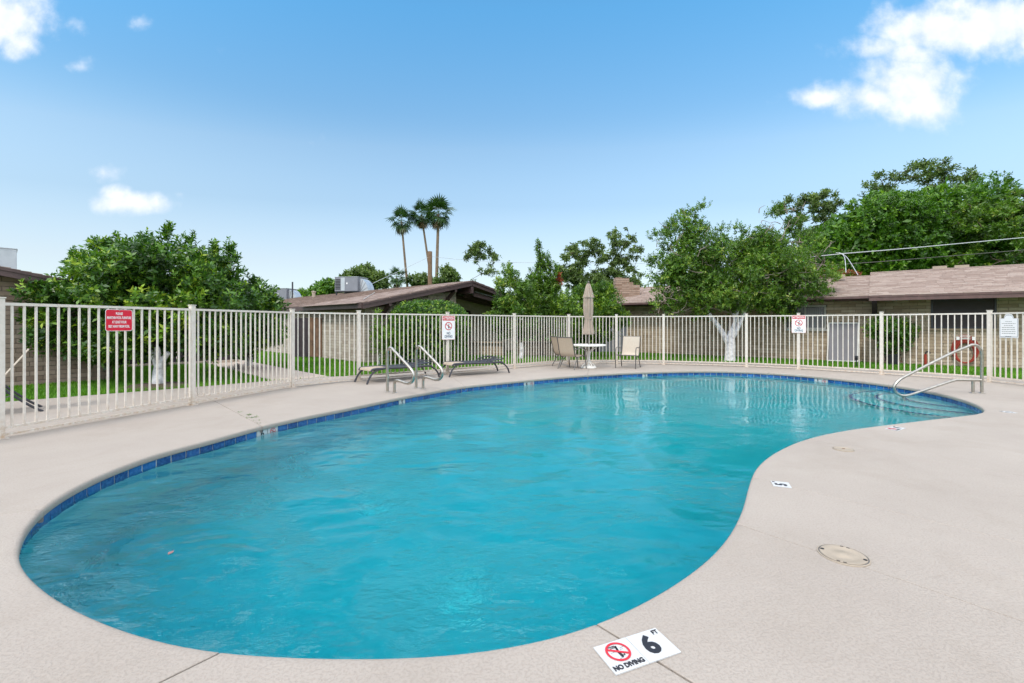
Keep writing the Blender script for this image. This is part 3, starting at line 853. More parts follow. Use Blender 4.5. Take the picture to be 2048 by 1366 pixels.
def lid(px, py, r, label, screws=True):
    c = at(px, py); t = thing('deck_lid', label, 'access lid', (c.x, c.y, 0), R(-40))
    MB().lathe([(r, -.001), (r, .004), (r*.965, .0065), (r*.955, .0045), (r*.0001, .0045)], n=48).build('rim', m_lid, t, smooth=True)
    MB().lathe([(r*.90, .003), (r*.895, .0075), (r*.70, .0085), (r*.68, .007), (r*.30, .007), (r*.28, .009), (.0001, .0095)], n=48).build('cover', m_lid, t, smooth=True)
    MB().lathe([(r*.955, .0044), (r*.955, .0052), (r*.91, .0052), (r*.91, .0044)], n=48).build('gap', m_greyframe, t)
    if screws:
        for a in (R(0), R(180)):
            MB().lathe([(.011, .006), (.010, .0095), (.0001, .0095)], (r*.80*math.cos(a), r*.80*math.sin(a), 0), 14).build('finger_hole', m_dark, t)
        for a in (R(82), R(98), R(262), R(278)):
            MB().box((r*.86*math.cos(a), r*.86*math.sin(a), .0085), (.016, .006, .002), a+R(90)).build('slot', m_dark, t)
    else:
        MB().lathe([(.016, .008), (.013, .0115), (.0001, .0115)], n=12).build('bolt', m_wood, t)
lid(1686.5, 1111, .124, 'large round beige skimmer lid with two dark finger holes')
lid(1687, 899, .095, 'small round tan lid with a rusty bolt in its middle', False)
# small weeds growing in the joint at the left, a leaf on the water
t = tag(thing('weed', 'little green weeds growing in the deck joint near the left fence', 'weed', tuple(at(505, 835))))
t['category'] = 'weed'; t['label'] = 'little green weeds growing in the deck joint near the left fence'
V = []; Fc = []; T = []
for (px, py, n_) in ((438,801,3),(481,824,8),(497,830,26),(506,835,30),(517,841,10),(522,846,6)):
    c = at(px, py)
    for k in range(n_):
        b = Vector((c.x+random.gauss(0,.035), c.y+random.gauss(0,.03), .002)); a = random.uniform(0, 6.28); l_ = random.uniform(.012,.03)
        tip = b+Vector((math.cos(a)*l_, math.sin(a)*l_, random.uniform(.004,.02))); sd_ = Vector((-math.sin(a), math.cos(a), 0))*.006
        i0 = len(V); V += [b-sd_, b+sd_, tip]; Fc.append((i0, i0+1, i0+2)); T.append(random.random()*.5)
tint_mesh('leaves', np.array([tuple(v) for v in V]), np.array(Fc), np.array(T), m_hedge, t, world=True)
c = at(341, 1107, WZ)
lf = MB().add([(0,-.02,0),(.016,0,.004),(0,.03,.003),(-.016,0,.005)], [(0,1,2,3)]).add([(0,-.02,-.002),(.016,0,.002),(0,.03,.001),(-.016,0,.003)], [(3,2,1,0)]).build('fallen_leaf', varied('dry_leaf', (.26,.14,.13,1), .6, .2, 40))
lf.location = (c.x, c.y, WZ+.003); tag(lf, 'small reddish leaf floating on the water at the left end', 'leaf')

# ------------------------------------------------------------------ steel rails
def grab(loc, label):
    t = thing('grab_rail', label, 'pool handrail', loc, math.atan2(-.61, .79), 'ladder grab rails')
    prof = [(0,0),(0,.35),(0,.70),(.012,.79),(.055,.845),(.115,.852),(.18,.815),(.36,.70),(.66,.505),(.74,.43),(.765,.35),(.735,.27),(.65,.222),(.55,.215),(.42,.235),(.30,.245),(.235,.225),(.212,.16),(.21,.08),(.21,0)]
    P = smooth_path([(s, 0, z) for s, z in prof], 4)
    MB().tube(P, .027, 14).build('tube', m_steel, t, smooth=True)
    for s in (0, .21): MB().lathe([(.048, 0), (.048, .006), (.034, .013), (.026, .016), (.0001, .016)], (s, 0, 0), 20).build('flange', m_steel, t, smooth=True)
grab((-2.40, 8.77, 0), 'left one of the two arched steel grab rails on the far deck')
grab((-1.96, 9.31, 0), 'right one of the two arched steel grab rails on the far deck')
t = thing('entry_handrail', 'long sloping steel handrail over the steps at the right end of the pool', 'pool handrail', (8.90, 8.62, 0))
d_ = Vector((-1, .045, 0)).normalized()
prof = [(0,0),(0,.30),(0,.72),(.02,.82),(.08,.895),(.17,.915),(.27,.875),(.60,.73),(1.35,.335),(1.50,.245),(1.585,.15),(1.60,.07),(1.555,-.01),(1.47,-.052),(1.37,-.055),(1.20,-.005),(.55,.225),(.40,.247),(.20,.247),(.02,.247)]
MB().tube(smooth_path([tuple(d_*s+Vector((0,0,z))) for s, z in prof], 5), .0245, 14).build('tube', m_steel, t, smooth=True)
MB().tube([tuple(d_*.16+Vector((0,0,0))), tuple(d_*.16+Vector((0,0,.24)))], .0245, 14).build('strut', m_steel, t, smooth=True)
MB().tube([tuple(d_*1.42+Vector((0,0,-.06))), tuple(d_*1.42+Vector((0,0,-.36)))], .020, 12).build('strut', m_steel, t, smooth=True)
for s in (0, .16):
    MB().lathe([(.052, 0), (.052, .006), (.036, .013), (.027, .016), (.0001, .016)], tuple(d_*s), 20).build('flange', m_steel, t, smooth=True)

# ------------------------------------------------------------------ patio furniture
def strip(mb, path, w, th=.006):
    """sling of width w along a (y, z) path"""
    P = [Vector(p) for p in path]; vs = []; fs = []
    n_ = len(P)
    for i, p in enumerate(P):
        tt = (P[min(i+1, n_-1)]-P[max(i-1, 0)]).normalized(); nn = Vector((-tt.y, tt.x))*th/2
        for (x, s) in ((-w/2, 1), (w/2, 1), (w/2, -1), (-w/2, -1)):
            vs.append((x, p.x+nn.x*s, p.y+nn.y*s))
    for i in range(n_-1):
        for k in range(4): fs.append((4*i+k, 4*i+(k+1)%4, 4*i+4+(k+1)%4, 4*i+4+k))
    fs.append((3,2,1,0)); fs.append(tuple(4*(n_-1)+k for k in range(4)))
    return mb.add(vs, fs)
def sp2(P, k=6): return [(q.y, q.z) for q in smooth_path([(0, a, b) for a, b in P], k)]
def patio_chair(label, sl):
    t = thing('patio_chair', label, 'chair', (0,0,0), 0, 'patio chairs round the table')
    w = .50
    seat = sp2([(.25,.395),(.12,.385),(-.05,.36),(-.18,.37)]); back = sp2([(-.18,.37),(-.24,.46),(-.29,.65),(-.345,.86),(-.365,.93)])
    strip(MB(), seat, w).build('seat', sl, t, smooth=True)
    strip(MB(), back, w).build('backrest', sl, t, smooth=True)
    for s in (-1, 1):
        x = s*(w/2+.012)
        MB().tube(smooth_path([(x,.265,.385),(x,.12,.378),(x,-.05,.352),(x,-.18,.362),(x,-.245,.46),(x,-.30,.65),(x,-.355,.86),(x,-.375,.935)],4), .013, 8).build('side_frame', m_greyframe, t, smooth=True)
        MB().tube(smooth_path([(s*(w/2+.045),.30,0),(s*(w/2+.045),.27,.30),(s*(w/2+.045),.26,.55),(s*(w/2+.045),.20,.605),(s*(w/2+.045),.05,.615),(s*(w/2+.04),-.18,.58),(s*(w/2+.02),-.29,.57)],5), .013, 8).build('armrest', m_greyframe, t, smooth=True)
        MB().tube([(s*(w/2+.045),.305,0),(s*(w/2+.045),.285,.20),(s*(w/2+.045),.27,.40)], .0155, 8).build('leg', m_greyframe, t, smooth=True)
        MB().tube([(s*(w/2+.035),-.30,0),(s*(w/2+.025),-.20,.20),(s*(w/2+.015),-.08,.36)], .0145, 8).build('leg', m_greyframe, t, smooth=True)
    MB().tube([(-w/2,.262,.388),(w/2,.262,.388)], .012, 8).build('front_bar', m_greyframe, t)
    MB().tube([(-w/2,-.37,.925),(w/2,-.37,.925)], .012, 8).build('top_bar', m_greyframe, t)
    return t
c1 = patio_chair('sling patio chair right of the white table, turned towards the pool', m_sling2)
c1.location = (3.47, 13.58, 0); c1.rotation_euler = (0, 0, R(180-30))
c2 = patio_chair('nearer of the two tan chairs left of the table, its back to the camera', m_sling)
c2.location = (1.75, 13.30, 0); c2.rotation_euler = (0, 0, R(-42))
c3 = copy_tree(c2); c3['label'] = 'farther of the two tan chairs left of the table, half hidden behind the nearer one'
c3.location = (1.62, 13.98, 0); c3.rotation_euler = (0, 0, R(-72))
tb_ = at(1177, 735.5)
t = thing('patio_table', 'round white metal patio table with curved legs beside the closed umbrella', 'table', tuple(tb_))
MB().lathe([(.49,.655),(.515,.662),(.515,.690),(.505,.697),(.0001,.697)], n=40).build('tabletop', m_tabwhite, t, smooth=True)
MB().tube([(0,0,.05),(0,0,.655)], .028, 12).build('column', m_tabwhite, t, smooth=True)
MB().lathe([(.23,0),(.235,.02),(.20,.045),(.06,.06),(.03,.09)], n=32).build('base', m_tabwhite, t, smooth=True)
for k in range(4):
    a = R(20+90*k); c_, s_ = math.cos(a), math.sin(a)
    MB().tube(smooth_path([(.36*c_,.36*s_,.655),(.26*c_,.26*s_,.60),(.10*c_,.10*s_,.50),(.045*c_,.045*s_,.36),(.06*c_,.06*s_,.20),(.17*c_,.17*s_,.10),(.26*c_,.26*s_,.0)],4), .011, 8).build('leg', m_tabwhite, t, smooth=True)
t = thing('patio_umbrella', 'closed taupe canvas umbrella standing up through the round table', 'umbrella', (tb_.x, tb_.y, 0))
MB().tube([(0,0,.06),(0,0,2.55)], .019, 10).build('pole', m_greyframe, t, smooth=True)
def fold(a, u): return 1+.16*math.cos(8*a)+.06*math.cos(5*a+2)+.05*math.sin(3*a+u*6)
MB().lathe([(.115,.99),(.155,1.01),(.150,1.08),(.128,1.22),(.108,1.36),(.100,1.47),(.104,1.49),(.125,1.62),(.134,1.85),(.122,2.05),(.10,2.22),(.06,2.34),(.03,2.42)], n=64, fn=fold).build('canopy', m_canvas, t, smooth=True)
MB().lathe([(.152,2.09),(.146,2.12),(.118,2.22),(.085,2.36),(.062,2.46),(.035,2.51),(.0001,2.52)], n=64, fn=fold).build('vent_flap', m_canvas, t, smooth=True)
MB().lathe([(.108,1.455),(.112,1.465),(.112,1.485),(.106,1.495)], n=24, fn=lambda a,u: 1.05).build('tie_strap', m_canvas, t, smooth=True)
MB().lathe([(.012,2.5),(.028,2.535),(.035,2.55),(.02,2.575),(.0001,2.60)], n=14).build('finial', m_greyframe, t, smooth=True)

def lounger(label):
    t = thing('sun_lounger', label, 'sun lounger', (0,0,0), 0, 'sun loungers by the fence')
    w = .52
    # lies along +x: foot end at x=0, head end at x=1.85
    def stripx(path, nm, m, th=.008):
        mb = strip(MB(), path, w, th); mb.xf(Matrix(((0,1,0,0),(1,0,0,0),(0,0,1,0),(0,0,0,1)))); return mb.build(nm, m, t, smooth=True)
    stripx(sp2([(.0,.275),(.03,.315),(.12,.325),(.52,.318)]), 'foot_sling', m_sling)
    stripx(sp2([(.525,.316),(.8,.314),(1.15,.312)]), 'sling', m_dkframe)
    stripx(sp2([(1.16,.315),(1.30,.335),(1.5,.352),(1.74,.372)]), 'backrest', m_dkframe, .01)
    for s in (-1, 1):
        y = s*(w/2+.016)
        MB().tube(smooth_path([(.0,y,.265),(.05,y,.31),(.3,y,.318),(1.0,y,.305),(1.62,y,.30),(1.70,y,.29)],4), .026, 8).build('side_rail', m_dkframe, t, smooth=True)
        MB().tube(smooth_path([(-.11,y*1.03,0),(-.05,y*1.02,.12),(.03,y,.22),(.17,y,.295),(.36,y,.315)],4), [.023]*17, 8).build('leg', m_dkframe, t, smooth=True)
        MB().tube(smooth_path([(1.95,y*1.03,0),(1.90,y*1.02,.12),(1.80,y,.22),(1.66,y,.285),(1.46,y,.305)],4), [.023]*17, 8).build('leg', m_dkframe, t, smooth=True)
        # raised arm brace of the back
        MB().tube(smooth_path([(1.12,y*.93,.325),(1.30,y*.93,.40),(1.46,y*.93,.43),(1.66,y*.93,.425),(1.76,y*.93,.38)],4), .011, 6).build('back_brace', m_dkframe, t, smooth=True)
    for x, z in ((1.20,.385),(1.42,.43),(1.60,.43),(.95,.298),(.4,.305)):
        MB().tube([(x,-w/2,z),(x,w/2,z)], .010, 6).build('cross_bar', m_dkframe, t)
    return t
l1 = lounger('black framed tan sun lounger behind the grab rails, nearer and on the left')
a_, b_ = Vector((-3.27,10.12)), Vector((-1.98,11.42)); l1.location = (a_.x, a_.y, 0); l1.rotation_euler = (0,0,math.atan2(b_.y-a_.y, b_.x-a_.x)); 
l2 = copy_tree(l1); l2['label'] = 'black framed tan sun lounger under the no diving sign, farther right'
a_, b_ = Vector((-1.62,11.45)), Vector((-.30,12.35)); l2.location = (a_.x, a_.y, 0); l2.rotation_euler = (0,0,math.atan2(b_.y-a_.y, b_.x-a_.x)); l2.scale = (.86,1,1); l1.scale = (.93,1,1)

# lounge chair outside the fence at the left edge of the picture
t = thing('garden_chair', 'pale strap lounge chair with dark curved leg outside the left fence', 'chair', (-7.62, 6.62, 0), R(-133), None)
w = .5
def stx(path, nm, m, th=.01, ww=w):
    mb = strip(MB(), path, ww, th); mb.xf(Matrix(((0,1,0,0),(1,0,0,0),(0,0,1,0),(0,0,0,1)))); return mb.build(nm, m, t, smooth=True)
stx(sp2([(-.10,.46),(-.20,.62),(-.32,.80),(-.40,.93)]), 'backrest', m_sling2)
stx(sp2([(-.10,.44),(.2,.36),(.6,.35),(1.3,.34)]), 'seat', m_sling2)
for s in (-1, 1):
    y = s*.27
    MB().tube(smooth_path([(-.55,y,0),(-.42,y,.10),(-.22,y,.30),(-.08,y,.45),(.15,y,.55),(.45,y,.60),(.8,y,.55)],5), .017, 8).build('leg', m_dkframe, t, smooth=True)
    MB().tube(smooth_path([(-.05,y,.44),(.1,y,.37),(.35,y,.34),(.8,y,.36),(1.3,y,.34)],5), .02, 8).build('side_rail', m_tabwhite, t, smooth=True)
    MB().tube([(1.3,y,.34),(1.35,y,0)], .017, 8).build('leg', m_dkframe, t, smooth=True)
    MB().tube([(-.25,y,.28),(.55,y,.0)], .008, 6).build('stay', m_greyframe, t, smooth=True)

# ------------------------------------------------------------------ buildings
CAMV = Vector((0, 0, HC))
def in_view(p, m_=30):
    if p[1] < .5: return False
    x, y = pxof(p); return -m_ < x < 2048+m_ and -m_ < y < 1366+m_
def block_wall(parent, a, b, ztop, mb_, mm, openings=(), L=.40, H=.10, z0=0.0, thick=.2, limit=300, backing=True, name='brick'):
    """wall from a to b (outward face to the right of a->b ... towards the camera); ztop(s) gives its height"""
    a, b = Vector(a), Vector(b); d = (b-a); ln = d.length; d.normalize(); n_ = Vector((d.y, -d.x))
    if n_.dot(-((a+b)/2)) < 0: n_ = -n_
    def P(s, z, o): q = a+d*s+n_*o; return (q.x, q.y, z)
    if backing:
        ns = 14; pts = [(0, z0)] + [(ln, z0)] + [(ln*(1-k/ns), ztop(ln*(1-k/ns))) for k in range(ns+1)]
        vs = [P(s, z, -.012) for s, z in pts] + [P(s, z, -thick) for s, z in pts]; m = len(pts)
        MB().add(vs, [tuple(range(m)), tuple(range(2*m-1, m-1, -1))]+[(i, m+i, m+(i+1)%m, (i+1)%m) for i in range(m)]).build('wall', mm, parent, world=True)
    full = []; rest = []
    row = 0; z = z0
    while True:
        zt = z+H-.009
        if z > max(ztop(0), ztop(ln), ztop(ln/2)) : break
        s = -(row % 2)*L/2
        while s < ln:
            s0, s1 = max(s, 0), min(s+L-.01, ln)
            if s1-s0 > .03 and zt <= min(ztop(s0), ztop(s1)):
                segs = [(s0, s1)]
                for (o0, o1, oz0, oz1) in openings:
                    if z+H*.5 > oz0 and z+H*.5 < oz1:
                        ns_ = []
                        for (q0, q1) in segs:
                            if q1 <= o0 or q0 >= o1: ns_.append((q0, q1)); continue
                            if q0 < o0-.03: ns_.append((q0, o0-.005))
                            if q1 > o1+.03: ns_.append((o1+.005, q1))
                        segs = ns_
                for (q0, q1) in segs:
                    (full if abs(q1-q0-(L-.01)) < 1e-4 else rest).append((q0, q1, z, zt))
            s += L
        z += H; row += 1
    def key(q):
        p = P((q[0]+q[1])/2, (q[2]+q[3])/2, 0); return (0 if in_view(p) else 1, (Vector(p)-CAMV).length)
    full.sort(key=key)
    objs, more = full[:limit], full[limit:]
    if limit and objs:
        me = MB().box((0,0,0), (L-.01, .03, H-.009)).mesh(name, mb_)
        bmx = bmesh.new(); bmx.from_mesh(me); bmesh.ops.bevel(bmx, geom=bmx.edges[:], offset=.004, segments=1, affect='EDGES'); bmx.to_mesh(me); bmx.free()
        rnd = random.Random(len(full)); ang = math.atan2(d.y, d.x)
        for q in objs:
            o = link(name, me, parent, world=True); o.location = P((q[0]+q[1])/2, (q[2]+q[3])/2, -.012+rnd.uniform(-.003, .004)); o.rotation_euler = (0, 0, ang)
    if rest or more:
        mb = MB(); ang = math.atan2(d.y, d.x)
        for q in rest+more: mb.box(P((q[0]+q[1])/2, (q[2]+q[3])/2, -.012), (q[1]-q[0], .03, q[3]-q[2]), ang)
        o = mb.build(name, mb_, parent, world=True); o['kind'] = 'stuff'
    return P, ang, n_, d
def shingle_roof(parent, e0, e1, up, run, m, limit=300, W_=.32, E=.15):
    """roof plane: eave from e0 to e1 (3D), slope vector up (unit), slope length run"""
    e0, e1, up = Vector(e0), Vector(e1), Vector(up).normalized(); x = (e1-e0); ln = x.length; x.normalize(); nz = x.cross(up)
    if nz.z < 0: nz = -nz
    corners = [e0, e1, e1+up*run, e0+up*run]
    MB().add([tuple(c-nz*.012) for c in corners]+[tuple(c-nz*.05) for c in corners], [(0,1,2,3),(7,6,5,4),(0,4,5,1),(1,5,6,2),(2,6,7,3),(3,7,4,0)]).build('roof', m, parent, world=True)
    rnd = random.Random(3); cells = []
    nrow = int(run/E)
    for r_ in range(nrow):
        s = -rnd.uniform(0, W_)
        while s < ln:
            s0, s1 = max(0, s), min(ln, s+W_-.006)
            if s1-s0 > .02: cells.append((s0, s1, r_*E, abs(s1-s0-(W_-.006)) < 1e-4, rnd.uniform(-.012, .012), rnd.uniform(0, .006)))
            s += W_
    def geo(w, j, q): # shingle in local frame (x along, y up slope, z normal)
        return [(-w/2, -.01+j, -.010), (w/2, -.01+j, -.010), (w/2, E+.01, -.012), (-w/2, E+.01, -.012), (-w/2, -.01+j, .010+q), (w/2, -.01+j, .010+q), (w/2, E+.01, -.002), (-w/2, E+.01, -.002)]
    FC = [(0,3,2,1),(4,5,6,7),(0,1,5,4),(1,2,6,5),(2,3,7,6),(3,0,4,7)]
    Mr = Matrix((x, up, nz)).transposed()
    def cen(c): return e0+x*((c[0]+c[1])/2)+up*c[2]
    full = [c for c in cells if c[3]]; rest = [c for c in cells if not c[3]]
    full.sort(key=lambda c: (0 if in_view(cen(c)) else 1, (cen(c)-CAMV).length))
    me = MB().add(geo(W_-.006, 0, .002), FC).mesh('shingle', m)
    for c in full[:limit]:
        o = link('shingle', me, parent, world=True); p = cen(c)+up*c[4]+nz*c[5]*.5; o.matrix_local = Matrix.LocRotScale(p, Mr.to_quaternion(), None); o.location = p
    mb = MB()
    for c in full[limit:]+rest:
        p = cen(c); mb.add([p+Mr @ Vector(q) for q in geo(c[1]-c[0], c[4], c[5])], FC)
    if mb.v: o = mb.build('shingle', m, parent, world=True); o['kind'] = 'stuff'

# --- left building
AL, BL_ = Vector((-10.6, 9.46)), Vector((-9.5, 10.7)); dL = (BL_-AL).normalized(); nL = Vector((dL.y, -dL.x))
A0 = AL-dL*4.0
bl = thing('block_house', 'brown block building with dark eave at the left edge', 'building', (A0.x, A0.y, 0))
slope = .21
def ztL(s): return 2.30+.21*(4.0+1.66-s)-.21*1.66 + .0
block_wall(bl, A0, BL_, lambda s: 2.42-.21*(s-4.0), m_blockL, m_mortar, L=.40, H=.10, limit=300)
# return wall going back from the corner
MB().beam((BL_.x-nL.x*.1, BL_.y-nL.y*.1, 1.0), (BL_.x-nL.x*5, BL_.y-nL.y*5, 1.0), .2, 2.0).build('side_wall', m_blockL, bl, world=True)
eE = BL_+dL*.5
def rL(t, z=0): return 2.46-.21*(t-.0)
for (o_, zo, h) in ((.42, 0, .17),):
    p = AL-dL*4.4+nL*o_; q = eE+nL*o_
    tp, tq = -4.4, 1.66+.5
    MB().beam((p.x, p.y, 2.46-.21*tp-.09), (q.x, q.y, 2.46-.21*tq-.09), .04, .17).build('fascia', m_fascia, bl, world=True)
    MB().beam((p.x+nL.x*.03, p.y+nL.y*.03, 2.46-.21*tp-.03), (q.x+nL.x*.03, q.y+nL.y*.03, 2.46-.21*tq-.03), .025, .06).build('fascia_trim', m_fascia, bl, world=True)
e0 = eE+nL*.46; e1 = eE-nL*8
zq = 2.46-.21*(1.66+.5)+.005
shingle_roof(bl, (e0.x, e0.y, zq), (e1.x, e1.y, zq), (-dL.x, -dL.y, .21), 6.6, m_shing2, limit=60)
# rooftop unit
def ac_unit(loc, rz, dims, label, duct=0, m=m_acgrey):
    t = thing('air_conditioner', label, 'air conditioner', loc, rz)
    w, d, h = dims
    MB().box((0,0,.14+h/2), (w,d,h)).build('cabinet', m, t, bevel=.012)
    MB().box((0,0,.14+h+.008), (w+.03,d+.03,.018)).build('lid', m_acpale, t)
    for k in range(7):
        MB().box((-w*.36,-d/2-.006,.14+h*(.16+.11*k)), (w*.22,.014,h*.06)).build('louver', m_dark, t)
        MB().box((-w/2-.006, 0,.14+h*(.16+.11*k)), (.014,d*.7,h*.06)).build('louver', m_dark, t)
    MB().box((-w*.14,-d/2-.005,.14+h*.5), (w*.17,.010,h*.92)).build('access_panel', m_acpale, t)
    MB().box((w*.04,-d/2-.006,.14+h*.55), (.07,.006,.08)).build('rating_plate', m_signwhite, t)
    for sx in (-1,1):
        for sy in (-1,1): MB().box((sx*w*.46, sy*d*.42, -.03), (.05,.05,.34)).build('leg', m_dkframe, t)
    MB().box((0,-d*.42,.115), (w*1.05,.05,.05)).build('rail', m_dkframe, t); MB().box((0,d*.42,.115), (w*1.05,.05,.05)).build('rail', m_dkframe, t)
    if duct:
        r = h*.62; prof = []
        mb = MB(); n_ = 12; vs = []
        for k in range(n_+1):
            a = R(90*k/n_); vs += [(w/2+r*math.sin(a)*1.1, -d*.32, .05+ (h+.02)*math.cos(a)), (w/2+r*math.sin(a)*1.1, d*.32, .05+(h+.02)*math.cos(a))]
        vs += [(w/2, -d*.32, .05), (w/2, d*.32, .05)]; c_ = 2*(n_+1)
        fs = [(2*k, 2*k+2, 2*k+3, 2*k+1) for k in range(n_)]+[tuple([c_]+[2*k for k in range(n_, -1, -1)]), tuple([c_+1]+[2*k+1 for k in range(n_+1)])]+[(c_, c_+1, 2*n_+1, 2*n_), (0, 1, c_+1, c_)]
        mb.add(vs, fs).build('duct', m_acpale, t)
        for k in (3, 6, 9):
            a = R(90*k/n_); MB().beam((w/2, -d*.33, .05), (w/2+r*math.sin(a)*1.1, -d*.33, .05+(h+.02)*math.cos(a)), .012, .012).build('seam', m_acgrey, t)
    return t
ac_unit((-13.95, 12.1, 2.62), R(48), (1.05, .85, .55), 'grey rooftop cooling unit cut off by the left edge of the picture', m=m_acpale)

# --- middle building
eM = Vector((-.731, .682)); gM = Vector((.682, .731))
cor = Vector((-4.78, 14.5)); ZE = 1.98; PT = .218; HW = 4.70
bmd = thing('gable_house', 'tan block house with brown gable fascia behind the round hedge', 'building', (-3.5, 17, 0))
wc = cor - gM*(-.45) + eM*.62                       # wall corner: inside the eave and the gable overhang
def ztM(s): 
    t = s+.45; return ZE-.14+PT*(t if t < HW else 2*HW-t)-.04
block_wall(bmd, wc, wc+eM*15, lambda s: ZE-.10, m_blockM, m_mortar, limit=150)
block_wall(bmd, wc+gM*.0, wc+gM*3.95, ztM, m_blockM, m_mortar, limit=150)
# gable: porch recess beyond the wall end, dark room behind it
pe = wc+gM*3.95
MB().beam((*(pe+eM*1.6), 1.3), (*(pe+eM*1.6+gM*5.2), 1.3), .15, 2.6).build('porch_wall', m_blockM, bmd, world=True)
MB().beam((*(pe+eM*.1), 1.3), (*(pe+eM*1.6), 1.3), .15, 2.6).build('porch_wall', m_blockM, bmd, world=True)
MB().box((*(pe+eM*1.5+gM*1.6), .95), (.95, .1, 1.9), math.atan2(gM.y, gM.x)).build('door', m_darkwood, bmd, world=True)
# fascias: eave and two rakes
def fas(a, za, b, zb, h, m=m_fascia, par=bmd, w_=.045, nm='fascia'): MB().beam((a.x, a.y, za), (b.x, b.y, zb), w_, h).build(nm, m, par, world=True)
fas(cor, ZE-.085, cor+eM*21, ZE-.085, .17)
rg = cor+gM*HW; far = cor+gM*HW*2
fas(cor-eM*.0, ZE-.10, rg, ZE+PT*HW-.10, .19); fas(cor-eM*.035, ZE-.035, rg-eM*.035, ZE+PT*HW-.035, .06, nm='fascia_trim')
fas(rg, ZE+PT*HW-.10, far, ZE-.10, .19); fas(rg-eM*.035, ZE+PT*HW-.035, far-eM*.035, ZE-.035, .06, nm='fascia_trim')
upM = Vector((gM.x, gM.y, PT)); up2 = Vector((-gM.x, -gM.y, PT)); runM = HW*math.sqrt(1+PT*PT)
s0 = cor-eM*.05
shingle_roof(bmd, (s0.x, s0.y, ZE+.01), (*(cor+eM*21), ZE+.01), upM, runM, m_shing2, limit=300, W_=.33, E=.16)
f0 = far-eM*.05
shingle_roof(bmd, (f0.x, f0.y, ZE+.01), (*(far+eM*21), ZE+.01), up2, runM, m_shing2, limit=0, W_=.66, E=.32)
# ridge beam end and knee braces
rb = rg+eM*.0
MB().beam((*(rg-eM*.02+Vector((0,0))), ZE+PT*HW-.36), (*(rg+eM*1.2), ZE+PT*HW-.36), .12, .26).build('ridge_beam', m_fascia, bmd, world=True)
for tt in (1.05, 3.9):
    q = cor+gM*tt; zt_ = ZE+PT*tt-.22
    MB().beam((*(q+eM*.08), zt_), (*(q+eM*.60), zt_-.42), .10, .12).build('brace', m_fascia, bmd, world=True)
    MB().beam((*(q+eM*.02), zt_-.02), (*(q+eM*.62), zt_-.02), .10, .12).build('brace', m_fascia, bmd, world=True)
# slatted porch cover right of the gable wall
for k in range(3):
    a = cor+gM*(5.0)+eM*(.25+.55*k); b = cor+gM*(8.2)+eM*(.25+.55*k)
    MB().beam((a.x, a.y, 2.50-.02*k), (b.x, b.y, 1.98), .05, .17).build('rafter', m_fascia, bmd, world=True)
    MB().beam((a.x, a.y, 2.60-.02*k), (b.x, b.y, 2.08), .22, .012).build('rafter_cap', m_acpale, bmd, world=True)
MB().tube([(*(cor+eM*1.0+gM*.6), ZE+PT*.6+.04), (*(cor+eM*4.2+gM*2.9), ZE+PT*2.9+.04)], .012, 6).build('conduit', m_wframe, bmd, world=True)
for (t1, t2) in ((11.8, 3.6), (12.6, 3.9)):
    q = cor+eM*t1+gM*t2; MB().lathe([(.07,-.1),(.07,.26),(.10,.27),(.10,.34),(.0001,.36)], (q.x, q.y, ZE+PT*t2), 12).build('vent_pipe', m_lid, bmd, world=True, smooth=True)
q = pt(703, 584, 23.6)
ac_unit((q.x, q.y, q.z-.13), R(-12), (1.28, 1.0, .72), 'grey rooftop cooling unit with pale curved duct on the gable house roof', duct=1)
q = pt(566, 604, 29.5)
ac_unit((q.x, q.y, q.z-.1), R(-12), (1.3, 1.0, .8), 'farther rooftop cooling unit half hidden behind the orange tree', duct=1)
q = pt(585, 600, 29.0)
tag(MB().tube([tuple(q), (q.x, q.y, q.z+1.15)], .05, 8).build('vent_stack', m_dkframe), 'thin dark vent stack on the roof beside the farther cooling unit', 'vent pipe')
# wooden gate beside the middle house and the dark fence behind the orange tree
t = thing('wood_gate', 'weathered brown and dark board gate at the left end of the gable house', 'gate', tuple(at(615, 716)))
A_ = at(588, 715).xy; B_ = at(644, 716).xy
for k in range(9):
    p = A_.lerp(B_, (k+.5)/9); MB().box((p.x, p.y, .78+.02*(k % 2)), ((B_-A_).length/9-.012, .03, 1.5), math.atan2((B_-A_).y, (B_-A_).x)).build('board', m_wood if k > 4 else m_darkwood, t, world=True)
for z in (.35, 1.25): MB().beam((A_.x, A_.y+.05, z), (B_.x, B_.y+.05, z), .04, .09).build('rail', m_darkwood, t, world=True)
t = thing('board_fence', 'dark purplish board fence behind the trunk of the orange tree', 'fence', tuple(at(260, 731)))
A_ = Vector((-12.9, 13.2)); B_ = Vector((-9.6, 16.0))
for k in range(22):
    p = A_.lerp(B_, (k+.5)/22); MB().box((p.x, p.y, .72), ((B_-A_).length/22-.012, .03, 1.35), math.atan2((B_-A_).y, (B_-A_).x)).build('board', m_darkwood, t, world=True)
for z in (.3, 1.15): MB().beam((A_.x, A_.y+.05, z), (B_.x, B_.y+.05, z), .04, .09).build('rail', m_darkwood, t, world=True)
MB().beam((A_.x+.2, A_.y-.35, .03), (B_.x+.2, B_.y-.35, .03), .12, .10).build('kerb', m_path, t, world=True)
t = thing('far_house', 'pinkish stucco house far behind the orange tree', 'building', (-20, 34, 0))
MB().box((-20, 34, 1.2), (14, .3, 2.4)).build('wall', m_pinkwall, t, world=True)
MB().add([(-28,33.4,2.4),(-12,33.4,2.4),(-12,38,3.4),(-28,38,3.4),(-28,33.4,2.3),(-12,33.4,2.3),(-12,38,3.3),(-28,38,3.3)], [(0,1,2,3),(7,6,5,4),(0,4,5,1),(1,5,6,2),(2,6,7,3),(3,7,4,0)]).build('roof', m_shing2, t, world=True)
